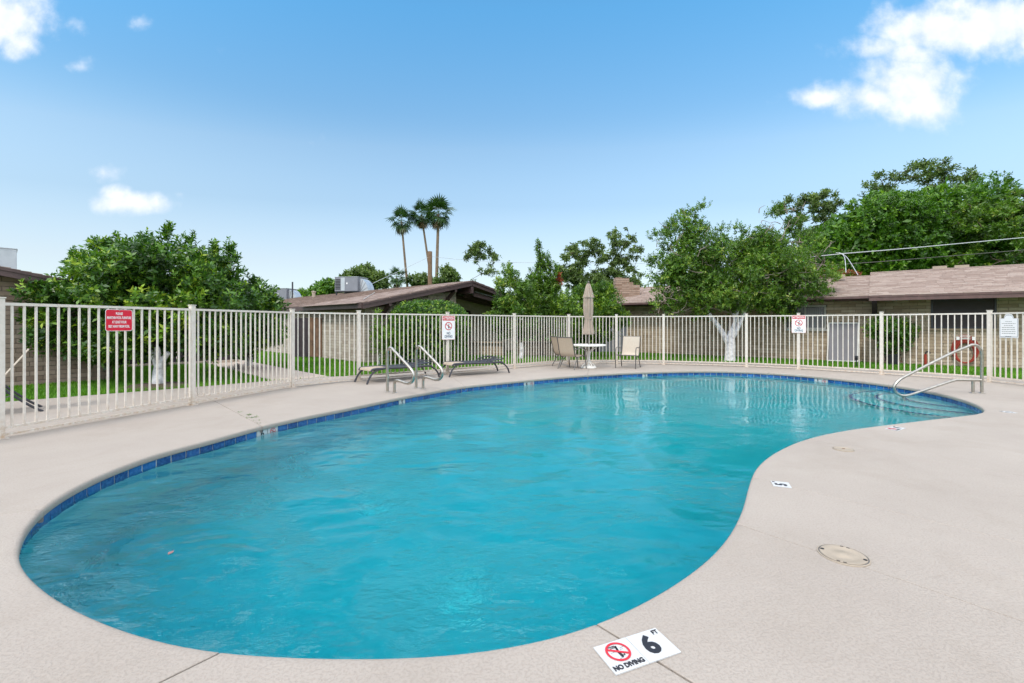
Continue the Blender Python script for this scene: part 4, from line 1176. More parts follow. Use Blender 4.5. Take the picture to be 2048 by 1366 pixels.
for x in (-23, -18.5, -14.5):
    w_ = MB().box((x, 33.83, 1.3), (1.3, .06, 1.1)).build('window', m_wframe, t, world=True); MB().box((x, 33.79, 1.3), (1.15, .03, .95)).build('pane', m_glass, w_, world=True)

# --- right building
mR = .80; cR = 25.1; dR = Vector((1, -mR)).normalized(); nR = Vector((-mR, -1)).normalized(); kR = math.sqrt(1+mR*mR)
def wallR(xp, off=0):
    """point of the wall line (moved off metres towards the camera) in column direction xp = (px-1024)/910"""
    Y = (cR-off*kR)/(1+mR*xp); return Vector((xp*Y, Y))
wa, wb = wallR(.225), wallR(1.30)
br = thing('long_house', 'buff block house with mauve shingle roof at the right', 'building', (12.0, 16.5, 0))
LR = (wb-wa).length
def sR(px): return (wallR((px-CX)/F)-wa).length
def zR(px, py): return HC+(HY-py)*wallR((px-CX)/F).y/F
wz0, wz1 = zR(1610, 658), zR(1610, 611)
bz0, bz1 = zR(1925, 657), zR(1925, 597)
ops = [(sR(1571), sR(1652), wz0, wz1), (sR(1862), sR(1993), bz0, bz1)]
PR, aR, _, _ = block_wall(br, wa, wb, lambda s: 2.28, m_blockR, m_mortar, ops, limit=300, L=.40, H=.10)
SPL = (wallR((1738-CX)/F, .9)-wallR(.225, .9)).length
EA, EB, EC = wallR(.20, .95), wallR((1738-CX)/F, .95), wallR(1.36, .95)
ZR = 2.205
MB().beam((EA.x, EA.y, ZR-.035), (EB.x, EB.y, ZR-.035), .03, .07).build('fascia', m_fascia2, br, world=True)
MB().beam((*(EA-nR*.7), ZR-.02), (*(EB-nR*.7), ZR-.02), .10, .18).build('wall_plate', m_fascia2, br, world=True)
EB2, EC2 = EB-nR*-.06, EC-nR*-.06
MB().beam((EB2.x, EB2.y, ZR-.075), (EC2.x, EC2.y, ZR-.075), .045, .17).build('fascia', m_fascia2, br, world=True)
MB().beam((*(EB2+nR*.03), ZR-.02), (*(EC2+nR*.03), ZR-.02), .02, .06).build('fascia_trim', m_fascia2, br, world=True)
MB().add([(*(EA), ZR-.02), (*(EC), ZR-.02), (*(EC-nR*1.1), ZR+.10), (*(EA-nR*1.1), ZR+.10)], [(3,2,1,0)]).build('soffit', m_fascia2, br, world=True)
upR = Vector((-nR.x, -nR.y, .25)); 
shingle_roof(br, (EB2.x+nR.x*.03, EB2.y+nR.y*.03, ZR+.01), (EC2.x+nR.x*.03, EC2.y+nR.y*.03, ZR+.01), upR, 4.62, m_shing, limit=300, W_=.32, E=.145)
shingle_roof(br, (EA.x, EA.y, ZR+.01), (EB.x, EB.y, ZR+.01), upR, 3.95, m_shing, limit=0, W_=.32, E=.145)
# back slopes so that the roof closes
for (p, q, run) in ((EB2, EC2, 4.62), (EA, EB, 3.95)):
    h = run/math.sqrt(1+.0625); r0 = p-nR*h; r1 = q-nR*h; zr = ZR+.25*h
    MB().add([(*r0, zr), (*r1, zr), (*(r1-nR*h), ZR), (*(r0-nR*h), ZR)], [(0,1,2,3)]).build('back_roof', m_shing, br, world=True)
    MB().beam((*r0, zr+.01), (*r1, zr+.01), .2, .03).build('ridge_cap', m_shing, br, world=True)
for (px, py, w_, h_) in ((1681, 553, .28, .14), (1672, 556, .07, .16), (1879, 537, .40, .17), (1895, 540, .10, .15), (1923, 535, .40, .17), (1776, 549, .08, .12)):
    q = pt(px, py, 17.6); MB().box((q.x, q.y, q.z), (w_, .25, h_), aR).build('roof_vent', m_lid, br, world=True)
# brackets under the eave
q = wallR((1749-CX)/F, .08); MB().beam((*(q+nR*.75), ZR-.16), (*(q), ZR-.52), .14, .16).build('brace', m_darkwood, br, world=True)
MB().beam((*(q+nR*.8), ZR-.14), (*(q-nR*.05), ZR-.14), .14, .14).build('brace', m_darkwood, br, world=True)
# windows
def window(o, parts, mglass, nm='window'):
    s0, s1, z0, z1 = o; w_ = s1-s0
    f = MB()
    for (a, b, c, e) in ((s0, s1, z1-.05, z1), (s0, s1, z0, z0+.05), (s0, s0+.045, z0, z1), (s1-.045, s1, z0, z1)):
        f.box(PR((a+b)/2, (c+e)/2, .005), (b-a, .06 if (b-a) > (e-c) else .055, e-c), aR)
    fr = f.build('window', m_wframe if nm == 'window' else m_dkframe, br, world=True)
    n_ = parts
    for k in range(n_):
        a, b = s0+.045+(w_-.09)*k/n_, s0+.045+(w_-.09)*(k+1)/n_
        MB().box(PR((a+b)/2, (z0+z1)/2, -.004), (b-a-.02, .02, z1-z0-.10), aR).build('pane', mglass, fr, world=True)
        if k: MB().box(PR(a, (z0+z1)/2, .006), (.035, .05, z1-z0-.1), aR).build('mullion', m_wframe, fr, world=True)
    MB().box(PR((s0+s1)/2, z0-.035, .02), (w_+.08, .10, .06), aR).build('sill', m_blockR if nm != 'window' else m_wframe, fr, world=True)
    return fr
window(ops[0], 2, m_glass); window(ops[1], 1, m_screen, 'dark')
# vertical blinds behind the right pane
s0, s1, z0, z1 = ops[0]
for k in range(8):
    MB().box(PR(s0+(s1-s0)*(.54+.05*k), (z0+z1)/2-.02, .008), (.05, .004, z1-z0-.14), aR).build('blind_slat', m_panel, br, world=True)
# screen panel leaning on the wall
t = thing('screen_panel', 'grey screen panel in a white frame leaning on the block wall', 'screen panel', (*wallR((1685-CX)/F, .2), 0))
sa, sb = sR(1656), sR(1717)
H1 = zR(1685, 646)
fr = MB()
for (a, b) in (((sa, 0), (sa+.03, H1)), ((sb-.02, 0), (sb, H1))): fr.beam(PR(a[0], a[1]+.02, .28), PR(b[0], b[1], .07), .035, .03)
fr.beam(PR(sa, .03, .28), PR(sb, .03, .28), .03, .035); fr.beam(PR(sa, H1, .07), PR(sb, H1, .07), .03, .035)
fr.build('frame', m_tabwhite, t, world=True)
MB().add([PR(sa+.03, .03, .272), PR(sb-.01, .03, .272), PR(sb-.01, H1-.02, .062), PR(sa+.03, H1-.02, .062), PR(sa+.03, .03, .262), PR(sb-.01, .03, .262), PR(sb-.01, H1-.02, .052), PR(sa+.03, H1-.02, .052)], [(0,1,2,3),(7,6,5,4)]).build('mesh_screen', m_panel, t, world=True)
# hose coil
hc = wallR((1930-CX)/F, .10); hz = zR(1930, 698)
t = thing('hose_coil', 'red garden hose coiled on the wall under the dark window', 'garden hose', (hc.x, hc.y, hz))
rnd = random.Random(2)
for k in range(10):
    rx = .305-.011*k+rnd.uniform(-.008,.008); rz_ = .42-.013*k+rnd.uniform(-.01,.01); oz = -.012*k
    P = []
    for j in range(40):
        a = 2*math.pi*j/40; s_ = rx*math.cos(a)*.95; z = rz_*math.sin(a)+oz
        q = dR*s_+nR*(.015+.016*(k % 3)+.004*math.sin(3*a+k)); P.append((q.x, q.y, z))
    MB().tube(P, .0125, 6, closed=True).build('loop', m_hose, t, smooth=True)
MB().box((*(nR*.0), .36), (.22, .10, .12), aR).build('hanger', m_wframe, t)
for sx in (-.16, .18): MB().box((*(dR*sx+nR*.03), .36-.03), (.07, .07, .10), aR).build('strap', m_signwhite, t)
# hose bib
hb = wallR((1851-CX)/F, .35)
t = thing('standpipe', 'short red standpipe with black tap by the block wall', 'tap', (hb.x, hb.y, 0))
MB().tube([(0,0,0),(0,0,.36)], .035, 8).build('riser', m_hose, t); MB().tube(smooth_path([(0,0,.34),(0,-.02,.42),(.06,-.05,.44),(.08,-.06,.38)],4), .022, 8).build('tap', m_black, t, smooth=True)
# path light
def path_light(loc, label, h=.30):
    t = thing('path_light', label, 'garden light', loc, 0, 'garden path lights')
    MB().tube([(0,0,0),(0,0,h)], .012, 8).build('stake', m_black, t)
    for k in range(4): MB().lathe([(.075,h-.035*k),(.08,h-.003-.035*k),(.03,h+.022-.035*k),(.0001,h+.022-.035*k)], n=16).build('tier', m_black, t, smooth=True)
p = at(1713, 734); path_light(tuple(p), 'black tiered garden light on the lawn in front of the leaning panel', .32)
p = at(474, 745); path_light(tuple(p), 'dark garden light beside the path left of the middle fence panels', .22)

# chimney and the dark passage left of the right building
ch = thing('chimney', 'stepped tan brick chimney between the umbrella and the big tree', 'chimney', (5.3, 22.0, 0))
cc = pt(1231, 594, 21.4); 
steps = [(1231,1243,555),(1243,1258,556),(1258,1266,564),(1266,1279,570)]
for (p0_, p1_, py) in steps:
    a = pt(p0_, py, 21.4); b = pt(p1_, py, 21.4); zt = a.z; zb = pt(p0_, 612, 21.4).z
    z = zb; row = 0
    while z < zt-.02:
        hh = min(.085, zt-z)
        MB().box(((a.x+b.x)/2+(.006 if row % 2 else 0), 21.6+(.006 if row % 2 else 0), z+hh/2), (b.x-a.x+(.0), .5, hh-.012)).build('brick', m_chim, ch, world=True)
        z += .085; row += 1
    MB().box(((a.x+b.x)/2, 21.62, (zt)/2), (b.x-a.x-.03, .44, zt-.02)).build('core', m_mortar, ch, world=True)
t = thing('dark_gate', 'dark slate coloured gate beyond the patio table', 'gate', (4.3, 20.9, 0))
for k in range(12):
    MB().box((3.62+.142*k, 20.9, .85), (.13, .04, 1.7)).build('board', m_acgrey if k > 2 else m_darkwood, t, world=True)
for z in (.3, 1.4): MB().box((4.4, 20.95, z), (1.7, .05, .1)).build('rail', m_darkwood, t, world=True)
rp = MB().box((3.75, 20.6, .78), (.18, .12, .95)).build('utility_box', varied('dull_red_paint', (.22,.03,.025,1), .6, .2, 8)); tag(rp, 'narrow dull red cabinet seen behind the patio table', 'cabinet')

# low block planter walls
def low_wall(a, b, h, label, m):
    t = thing('low_wall', label, 'wall', ((a.x+b.x)/2, (a.y+b.y)/2, 0), 0, 'low planter walls')
    block_wall(t, a, b, lambda s: h, m, m_mortar, limit=120, z0=0.0)
    d = (b-a).normalized(); MB().beam((a.x, a.y, h+.02), (b.x, b.y, h+.02), .26, .05).build('cap', m, t, world=True)
low_wall(Vector((-2.0, 19.2)), Vector((-.35, 18.6)), .52, 'low tan block planter wall behind the right lounger', m_blockR)
low_wall(Vector((.25, 18.9)), Vector((1.95, 18.5)), .55, 'low block planter wall behind the pair of tan chairs', m_blockR)

# ------------------------------------------------------------------ trees and shrubs
def unit(n, r):
    v = r.normal(size=(n, 3)); return v/np.linalg.norm(v, axis=1)[:, None]
def leaves(name, mat, parent, blobs, n_shoots, leaf=.09, per=7, seed=1, shell=.30, spread=1.0, aspect=.42, up=.45, tint_pow=1.0, sub=0, subr=(.28,.5), jitter=1.0, droop=0.0):
    """blobs: array of (x,y,z,rx,ry,rz). Shoots grow on smaller clumps spread over the blobs; every shoot carries a whorl of leaves"""
    r = np.random.default_rng(seed); B = np.array(blobs, float)
    if sub:
        wgt = (B[:,3]*B[:,5]); wgt = wgt/wgt.sum()
        idx = r.choice(len(B), sub, p=wgt); u_ = unit(sub, r); rad = r.uniform(.35, 1.0, sub)[:,None]**.6
        c = B[idx,:3]+u_*B[idx,3:]*rad; sr = r.uniform(subr[0], subr[1], (sub,1))*B[idx,3:].mean(1)[:,None]*np.array([[1,1,.75]])
        sh = r.normal(0, .16, sub)
        S = np.hstack([c, sr])
    else: S = B; sh = np.zeros(len(B))
    w2 = (S[:,3]*S[:,5]); w2 = w2/w2.sum()
    idx = r.choice(len(S), n_shoots, p=w2); u_ = unit(n_shoots, r)
    rad = (1-np.abs(r.normal(0, shell, n_shoots)))[:,None]; rad = np.clip(rad, .05, 1.15)
    p = S[idx,:3]+u_*S[idx,3:]*rad
    hv = unit(n_shoots, r)
    d = u_*.7+hv*.55*jitter; d[:,2] += up-droop; d /= np.linalg.norm(d, axis=1)[:,None]
    ref = unit(n_shoots, r); e1_ = np.cross(d, ref); e1_ /= np.linalg.norm(e1_, axis=1)[:,None]; e2_ = np.cross(d, e1_)
    st = np.clip(r.beta(1.6, 2.2, n_shoots)**tint_pow+sh[idx], 0, 1)
    V = []; T = []
    for j in range(per):
        a = j*2.4+r.uniform(0, .8, n_shoots); el = r.uniform(.45, 1.25, n_shoots)
        ld = d*np.cos(el)[:,None]+(e1_*np.cos(a)[:,None]+e2_*np.sin(a)[:,None])*np.sin(el)[:,None]
        ld[:,2] -= .25*droop; L_ = leaf*r.uniform(.65, 1.25, n_shoots)[:,None]
        b = p+d*(leaf*spread*(j/per-.3)*1.6)[..., None] if False else p+d*(leaf*spread*(j/per-.3)*1.6)
        sdv = np.cross(ld, d+hv*.3); sdv /= (np.linalg.norm(sdv, axis=1)[:,None]+1e-6)
        nn = np.cross(sdv, ld)
        m1 = b+ld*L_*.45+sdv*L_*aspect*.5+nn*L_*.06; m2 = b+ld*L_*.45-sdv*L_*aspect*.5+nn*L_*.06
        tip = b+ld*L_-nn*L_*.10
        V.append(np.stack([b, m1, tip, m2], 1)); T.append(np.clip(st+r.normal(0, .12, n_shoots), 0, 1))
    V = np.concatenate(V).reshape(-1, 3); T = np.concatenate(T)
    Fc = np.arange(len(V)).reshape(-1, 4)
    o = tint_mesh(name, V, Fc, T, mat, parent, world=True)
    return S
def bp(px, py, rx, ry, Y, dep=None, dy=0.0):
    """an ellipsoid of foliage at distance Y from its centre and half sizes in the photograph"""
    p = pt(px, py, Y+dy); return (p.x, p.y, p.z, rx*Y/F, (dep if dep else rx*Y/F*.9), ry*Y/F)
def limbs(parent, base, fork, tips, r0, m, r1=None, name='branch', seed=1, trunk_m=None, lean=(0,0), twigs=0, m2=None, rt=.012):
    rnd = random.Random(seed); base = Vector(base); fork = Vector(fork); r1 = r1 or r0*.75
    mid = base.lerp(fork, .5)+Vector((rnd.uniform(-.05,.05)+lean[0], rnd.uniform(-.05,.05), 0))
    P = smooth_path([tuple(base-Vector((0,0,.05))), tuple(base+(mid-base)*.25), tuple(mid), tuple(fork)], 5); n_ = len(P)
    rr = [r0*(1.35 if i == 0 else 1.15 if i == 1 else 1)*(1-i/n_)+r1*(i/n_) for i in range(n_)]
    MB().tube(P, rr, 12).build('trunk', trunk_m or m, parent, smooth=True, world=True)
    br_ = MB(); net = [(fork-Vector((0,0,.06)), r1*.8)]
    for tp in sorted([Vector(q) for q in tips], key=lambda q: (q-fork).length):
        a_, ra = min(net, key=lambda q: (q[0]-tp).length*(1.0 if q[0].z < tp.z else 1.5)+.12*(tp-fork).length*(1-q[1]/r1))
        L_ = (tp-a_).length
        m_ = a_.lerp(tp, .5)+Vector((rnd.uniform(-1,1), rnd.uniform(-1,1), rnd.uniform(-.3,.7)))*.16*L_
        P = smooth_path([tuple(a_), tuple(m_), tuple(tp)], 5); n_ = len(P); rs = ra*rnd.uniform(.62,.85)
        br_.tube(P, [rs*(1-i/n_)+rt*(i/n_) for i in range(n_)], 7)
        net += [(P[i], rs*(1-i/n_)+rt*(i/n_)) for i in range(2, n_, 2)]
        for _ in range(twigs):
            q = P[rnd.randint(3, n_-1)]; e = q+Vector((rnd.uniform(-1,1), rnd.uniform(-1,1), rnd.uniform(-.3,1))).normalized()*rnd.uniform(.25,.6)*min(L_, 2)*.6
            P2 = smooth_path([tuple(q), tuple(q.lerp(e,.5)+Vector((rnd.uniform(-.1,.1), rnd.uniform(-.1,.1), rnd.uniform(-.05,.1)))), tuple(e)], 3)
            br_.tube(P2, [rt*1.2*(1-i/len(P2))+rt*.3 for i in range(len(P2))], 5)
    if br_.v: br_.build('branches', m2 or m, parent, smooth=True, world=True)

# orange tree at the left
def T(name, label, cat, base, group=None): return thing(name, label, cat, (base[0], base[1], 0), 0, group)
b0 = at(316, 771)
t = T('orange_tree', 'glossy dark green orange tree with whitewashed trunk behind the near left fence', 'tree', b0)
Yt = 10.0
bl_ = [bp(325,575,120,100,Yt,1.5,.4), bp(205,590,110,90,Yt,1.2,.2), bp(420,600,88,72,Yt,1.2,.5), bp(128,632,66,66,Yt,.8), bp(108,690,36,28,Yt,.5), bp(95,610,30,30,Yt,.5), bp(150,570,46,44,Yt,.7), bp(300,660,150,52,Yt,1.2), bp(280,692,150,34,Yt,1.1), bp(430,688,80,34,Yt,.9,.3), bp(180,700,60,24,Yt,.7), bp(225,525,62,50,Yt,.8,.3), bp(345,505,62,46,Yt,.8,.4), bp(455,560,42,44,Yt,.6,.6),
       bp(120,590,40,40,Yt,.5), bp(400,650,95,55,Yt,1.0,.3), bp(190,680,90,38,Yt,.8)]
leaves('crown', m_citrus, t, bl_, 6400, leaf=.115, per=8, seed=11, sub=140, subr=(.20,.36), shell=.32, up=.5, aspect=.44)
leaves('crown', m_citrus, t, [tuple(list(b[:3])+[b[3]*.75, b[4]*.75, b[5]*.72]) for b in bl_], 1500, leaf=.13, per=6, seed=12, shell=.5)
leaves('crown', m_citrus, t, [bp(x, y, 9, 20, Yt, .1, .3) for x, y in ((232,487),(330,470),(338,462),(205,492),(458,502),(470,515),(290,478),(150,520),(380,480),(427,503))], 190, leaf=.10, per=8, seed=13, shell=.5, up=1.2)
limbs(t, b0, (b0.x+.02, b0.y+.05, .48), [(x[0], x[1], x[2]-.1) for x in bl_[:8]], .115, m_bark, .10, seed=3, trunk_m=m_white_trunk, rt=.02, twigs=2)
for (dx, dy, dz) in ((-.16,-.02,.34), (.20,.0,.30), (.04,-.05,.42)):
    MB().tube(smooth_path([(b0.x+.02, b0.y, .40), (b0.x+.02+dx*.45, b0.y+dy, .40+dz*.55), (b0.x+.02+dx, b0.y+dy*2, .40+dz)], 5), [.085-.004*i for i in range(11)], 9).build('limb', m_white_trunk, t, smooth=True, world=True)
b0 = Vector((-7.9, 13.7, 0))
t = T('orange_tree', 'second orange tree beside the path, just right of the nearer one', 'tree', b0)
Yt = 13.3
bl_ = [bp(500,640,66,66,Yt,1.2), bp(540,650,36,46,Yt,.7), bp(440,650,60,62,Yt,1.0), bp(470,600,50,44,Yt,.8), bp(518,590,32,30,Yt,.5)]
leaves('crown', m_citrus, t, bl_, 2600, leaf=.115, per=8, seed=21, sub=50, subr=(.25,.45), shell=.35, up=.5)
leaves('crown', m_citrus, t, bl_, 700, leaf=.14, per=6, seed=22, shell=.5)
limbs(t, at(497, 731), tuple(at(497,731)+Vector((0,0,.55))), [b[:3] for b in bl_], .12, m_bark, .1, seed=5, trunk_m=m_white_trunk, rt=.02)

# round hedge in front of the middle house and the lime shrub
t = T('round_hedge', 'large clipped round hedge in front of the gable wall', 'hedge', (-2.75, 15.4))
bl_ = [bp(862,652,76,50,15.3,1.3,.4), bp(820,650,42,46,15.3,.9,.2), bp(905,655,36,46,15.3,.9,.3), bp(862,700,74,40,15.3,1.2,.3), bp(845,625,40,24,15.3,.8,.3), bp(882,626,38,24,15.3,.8,.3)]
leaves('foliage', m_citrus, t, bl_, 9500, leaf=.062, per=6, seed=31, shell=.07, up=.3, aspect=.5)
leaves('foliage', m_citrus, t, [tuple(list(b[:3])+[b[3]*.85, b[4]*.85, b[5]*.85]) for b in bl_], 2200, leaf=.10, per=6, seed=32, shell=.2)
MB().tube([(-2.75,15.5,0),(-2.75,15.5,1.0)], .09, 8).build('trunk', m_bark, t, world=True)
b0 = at(758, 729)
t = T('lime_shrub', 'loose yellow green shrub with pale stem left of the round hedge', 'shrub', b0)
leaves('foliage', m_lime, t, [bp(775,690,34,36,14.6,.45), bp(762,665,20,20,14.6,.3), bp(800,680,18,26,14.6,.3), bp(755,640,10,22,14.6,.15)], 420, leaf=.10, per=6, seed=33, shell=.5, up=.7)
limbs(t, b0, tuple(b0+Vector((.05,0,.35))), [tuple(pt(775,672,14.6)), tuple(pt(760,650,14.6)), tuple(pt(798,672,14.6))], .05, m_bark, .04, seed=4, trunk_m=m_white_trunk, rt=.008)

# trees in the middle
b0 = at(1042, 717)
t = T('citrus_tree', 'bushy citrus tree with whitewashed trunk right of the gable house', 'tree', b0)
bl_ = [bp(1030,600,44,48,17.2,.9), bp(1008,622,28,36,17.2,.6), bp(1022,560,24,32,17.2,.5), bp(1052,640,38,30,17.2,.7), bp(1050,570,18,26,17.2,.4), bp(1015,650,30,26,17.2,.5)]
leaves('crown', m_ash, t, bl_, 2600, leaf=.10, per=7, seed=41, sub=60, subr=(.28,.45), shell=.35, up=.8)
limbs(t, b0, tuple(b0+Vector((0,.1,.6))), [b[:3] for b in bl_], .10, m_bark, .08, seed=6, trunk_m=m_white_trunk, rt=.015)
b0 = Vector((1.25, 18.6, 0))
t = T('spire_tree', 'tall narrow shrub with upright leafy spires behind the tan chairs', 'tree', b0)
bl_ = [bp(1092,610,40,46,18.4,.7), bp(1080,560,16,34,18.4,.35), bp(1081,525,9,24,18.4,.2), bp(1077,495,5,18,18.4,.1), bp(1100,575,22,22,18.4,.3), bp(1068,590,14,26,18.4,.3), bp(1108,560,14,36,18.4,.3), bp(1088,640,36,36,18.4,.7), bp(1064,560,10,22,18.4,.2), bp(1095,530,7,26,18.4,.15)]
leaves('crown', m_ash, t, bl_, 2500, leaf=.10, per=7, seed=42, shell=.4, up=1.3)
limbs(t, b0, (1.25,18.6,.7), [b[:3] for b in bl_[:5]], .10, m_bark, .08, seed=7, rt=.015)
leaves('red_leaves', leaf_mat('red_leaf', [(0,(.20,.03,.015,1)),(1,(.42,.10,.04,1))], .2), t, [bp(1119,560,5,16,18.2,.1)], 40, leaf=.09, per=6, seed=43, shell=.6, up=1)
b0 = Vector((2.9, 17.6, 0))
t = T('citrus_tree', 'bright green rounded citrus behind the closed umbrella', 'tree', b0)
bl_ = [bp(1160,620,52,46,17.6,.9), bp(1210,612,38,40,17.6,.8), bp(1185,650,58,40,17.6,.9), bp(1235,640,26,24,17.6,.5), bp(1135,640,36,44,17.6,.7), bp(1195,590,40,22,17.6,.5)]
leaves('crown', m_hedge, t, bl_, 3800, leaf=.10, per=7, seed=44, sub=70, subr=(.28,.45), shell=.3, up=.6)
leaves('crown', m_hedge, t, bl_, 900, leaf=.13, per=6, seed=45, shell=.5)
limbs(t, b0, (2.9,17.6,.6), [b[:3] for b in bl_], .10, m_bark, .08, seed=8, rt=.015)
# the big tree with white trunk
b0 = at(1460, 722)
t = T('mulberry_tree', 'big spreading tree with white painted forked trunk behind the fence', 'tree', b0)
Yt = 16.2
bl_ = [bp(1400,520,88,72,Yt,1.6,.3), bp(1370,475,56,48,Yt,1.0,.4), bp(1480,550,108,72,Yt,1.8,.2), bp(1560,505,74,68,Yt,1.3,.5), bp(1575,560,84,52,Yt,1.3), bp(1328,550,44,64,Yt,.9), bp(1335,605,50,38,Yt,.9), bp(1622,585,44,26,Yt,.7),
       bp(1450,602,105,32,Yt,1.5), bp(1540,605,74,28,Yt,1.2), bp(1400,580,90,48,Yt,1.4), bp(1480,492,70,32,Yt,1.0,.3), bp(1620,540,38,34,Yt,.7), bp(1655,590,20,12,Yt,.3)]
S_big = leaves('crown', m_ash, t, bl_, 10500, leaf=.095, per=7, seed=51, sub=170, subr=(.18,.34), shell=.38, up=.35)
leaves('crown', m_ash, t, [tuple(list(b[:3])+[b[3]*.8, b[4]*.8, b[5]*.75]) for b in bl_[:12]], 2600, leaf=.13, per=6, seed=52, shell=.5)
leaves('crown', m_ash, t, [bp(x, y, 16, 14, Yt, .3) for x, y in ((1385,422),(1405,412),(1345,442),(1365,425),(1310,470),(1545,425),(1560,412),(1470,455),(1490,465),(1600,440),(1440,460),(1640,480),(1300,520))], 330, leaf=.09, per=7, seed=53, shell=.7, up=.8)
fk = b0+Vector((.02, .05, .62))
MB().tube(smooth_path([tuple(b0-Vector((0,0,.05))), tuple(b0+Vector((0,0,.12))), tuple(b0+Vector((.02,.02,.4))), tuple(fk+Vector((.02,0,.15)))],5), [.27,.235,.21,.195,.185,.18,.178,.175,.173,.17,.17,.17,.165,.16,.155,.15], 14).build('trunk', m_white_trunk, t, smooth=True, world=True)
for (px, py, r_) in ((1424,636,.085), (1466,640,.125), (1490,620,.08), (1480,600,.06)):
    e = pt(px, py, Yt-.1); m_ = fk.lerp(e, .5)+Vector((0,0,.02 if px != 1490 else -.05))
    s_ = fk+Vector((0,0,-.12)) if px == 1424 else fk+Vector((0,0,.05)); P = smooth_path([tuple(s_), tuple(m_), tuple(e), tuple(e+(e-m_)*.6)],5); n_ = len(P)
    MB().tube(P, [r_*(1.25-.6*i/n_) for i in range(n_)], 10).build('limb', m_white_trunk, t, smooth=True, world=True)
m_twig = varied('grey_twig', (.22,.18,.15,1), .9, .3, 10)
limbs(t, fk+Vector((0,0,.1)), fk+Vector((.05,0,.9)), [b[:3] for b in bl_]+[tuple(q[:3]) for q in S_big[::5]], .10, m_twig, .085, seed=12, rt=.014, twigs=1, trunk_m=m_twig)
tw = random.Random(9); mb = MB()
for k in range(120):
    cx_, cy_ = tw.choice([(1590,490),(1600,520),(1560,450),(1620,530),(1390,470),(1360,500),(1480,560),(1420,540),(1540,560),(1330,610),(1640,520),(1555,440)])
    p = pt(cx_+tw.gauss(0,26), cy_+tw.gauss(0,20), Yt+tw.gauss(-.5,.5)); d = Vector((tw.uniform(-1,1), tw.uniform(-.6,.6), tw.uniform(-.1,1.1))).normalized()*tw.uniform(.2,.6)
    mb.tube(smooth_path([tuple(p), tuple(p+d*.5+Vector((tw.uniform(-.1,.1),0,tw.uniform(-.06,.1)))), tuple(p+d)],3), [.014,.013,.012,.010,.008,.006,.003], 5)
_o = mb.build('twigs', m_twig, t, smooth=True, world=True); _o['kind'] = 'stuff'

# ficus and airy trees behind the right house
t = T('ficus_tree', 'huge dense dark green tree rising behind the right house roof', 'tree', (27, 33))
bl_ = [bp(1745,470,92,66,33,4,0), bp(1850,430,110,52,33,5,1), bp(1690,500,62,62,33,3), bp(1930,470,80,66,33,4), bp(1800,520,150,48,33,4), bp(1910,530,110,42,33,4), bp(1740,430,50,40,33,2.5), bp(1660,530,50,44,33,2.5)]
leaves('crown', m_ficus, t, bl_, 17000, leaf=.21, per=7, seed=61, sub=190, subr=(.20,.38), shell=.22, up=.5, aspect=.5)
leaves('crown', m_ficus, t, [tuple(list(b[:3])+[b[3]*.85, b[4]*.85, b[5]*.85]) for b in bl_], 2600, leaf=.5, per=6, seed=62, shell=.35)
limbs(t, (27,33,0), (27,33,2.5), [b[:3] for b in bl_], .5, m_bark, .4, seed=9, rt=.06)
def airy(name, label, base, Yt, blobs, n, leaf, seed, m=m_olive, sub=40, subr=(.22,.42), r0=.2, fork=.45, shell=.9, group=None, up=.3, droop=0):
    t = T(name, label, 'tree', base, group)
    B = [bp(a, b, c, d, Yt, c*Yt/F*.8) for a, b, c, d in blobs]
    S = leaves('crown', m, t, B, n, leaf=leaf, per=6, seed=seed, sub=sub, subr=subr, shell=shell, up=up, droop=droop)
    zmin = min(b[2]-b[5] for b in B); f_ = Vector((base[0]+(B[0][0]-base[0])*.3, Yt, max(zmin*.55, .8)))
    idx = list(range(0, len(S)))
    limbs(t, (base[0], Yt, 0), tuple(f_), [tuple(S[i][:3]) for i in idx], r0, m_bark, r0*.7, seed=seed, rt=r0*.09, twigs=0)
    return t
airy('elm_tree', 'sparse spreading tree topping the dense green tree at the right', (33,43), 43, [(1765,372,42,26),(1840,345,50,24),(1905,358,52,24),(1945,378,24,14),(1790,350,30,18),(1870,390,80,12),(1745,395,25,18)], 1300, .30, 71, sub=80, subr=(.16,.34), r0=.35)
airy('elm_tree', 'sparse tree showing sky between its leaves left of the dense green tree', (24,38), 38, [(1640,405,34,28),(1590,415,36,18),(1615,450,46,24),(1665,430,16,20),(1640,480,40,20),(1560,425,18,12)], 1250, .28, 72, sub=70, subr=(.16,.36), r0=.3)
airy('mesquite_tree', 'loose yellow green tree at the far right above the roof', (33,29), 29, [(2005,410,55,26),(1975,450,60,34),(2040,450,50,44),(2000,500,80,34),(1950,520,50,22),(2060,400,40,30),(1930,430,30,30)], 2700, .22, 73, m=m_ash, sub=120, subr=(.14,.28), r0=.3)
airy('eucalyptus_tree', 'sparse grey green tree behind the umbrella, left of the two', (5,32), 32, [(1165,490,30,24),(1150,520,32,24),(1185,510,22,28),(1135,545,30,18),(1175,550,40,18),(1135,560,30,20),(1180,572,50,18)], 1700, .22, 74, sub=85, subr=(.18,.42), r0=.2, droop=.8, group=None)
airy('eucalyptus_tree', 'sparse grey green tree with bent limb behind the umbrella, right of the two', (9.6,33), 33, [(1240,475,26,24),(1252,505,28,24),(1225,520,20,20),(1262,545,24,18),(1215,550,34,16),(1270,480,12,14),(1240,570,40,16)], 1600, .22, 75, sub=85, subr=(.18,.42), r0=.2, droop=.8)
airy('eucalyptus_tree', 'small leaning tree with curved bare trunk behind the gable ridge', (-3.4,45), 45, [(965,500,26,14),(948,512,16,14),(985,515,16,14),(972,540,18,12),(985,548,14,12),(945,560,8,6)], 420, .28, 76, sub=46, subr=(.20,.42), r0=.30, droop=.6)
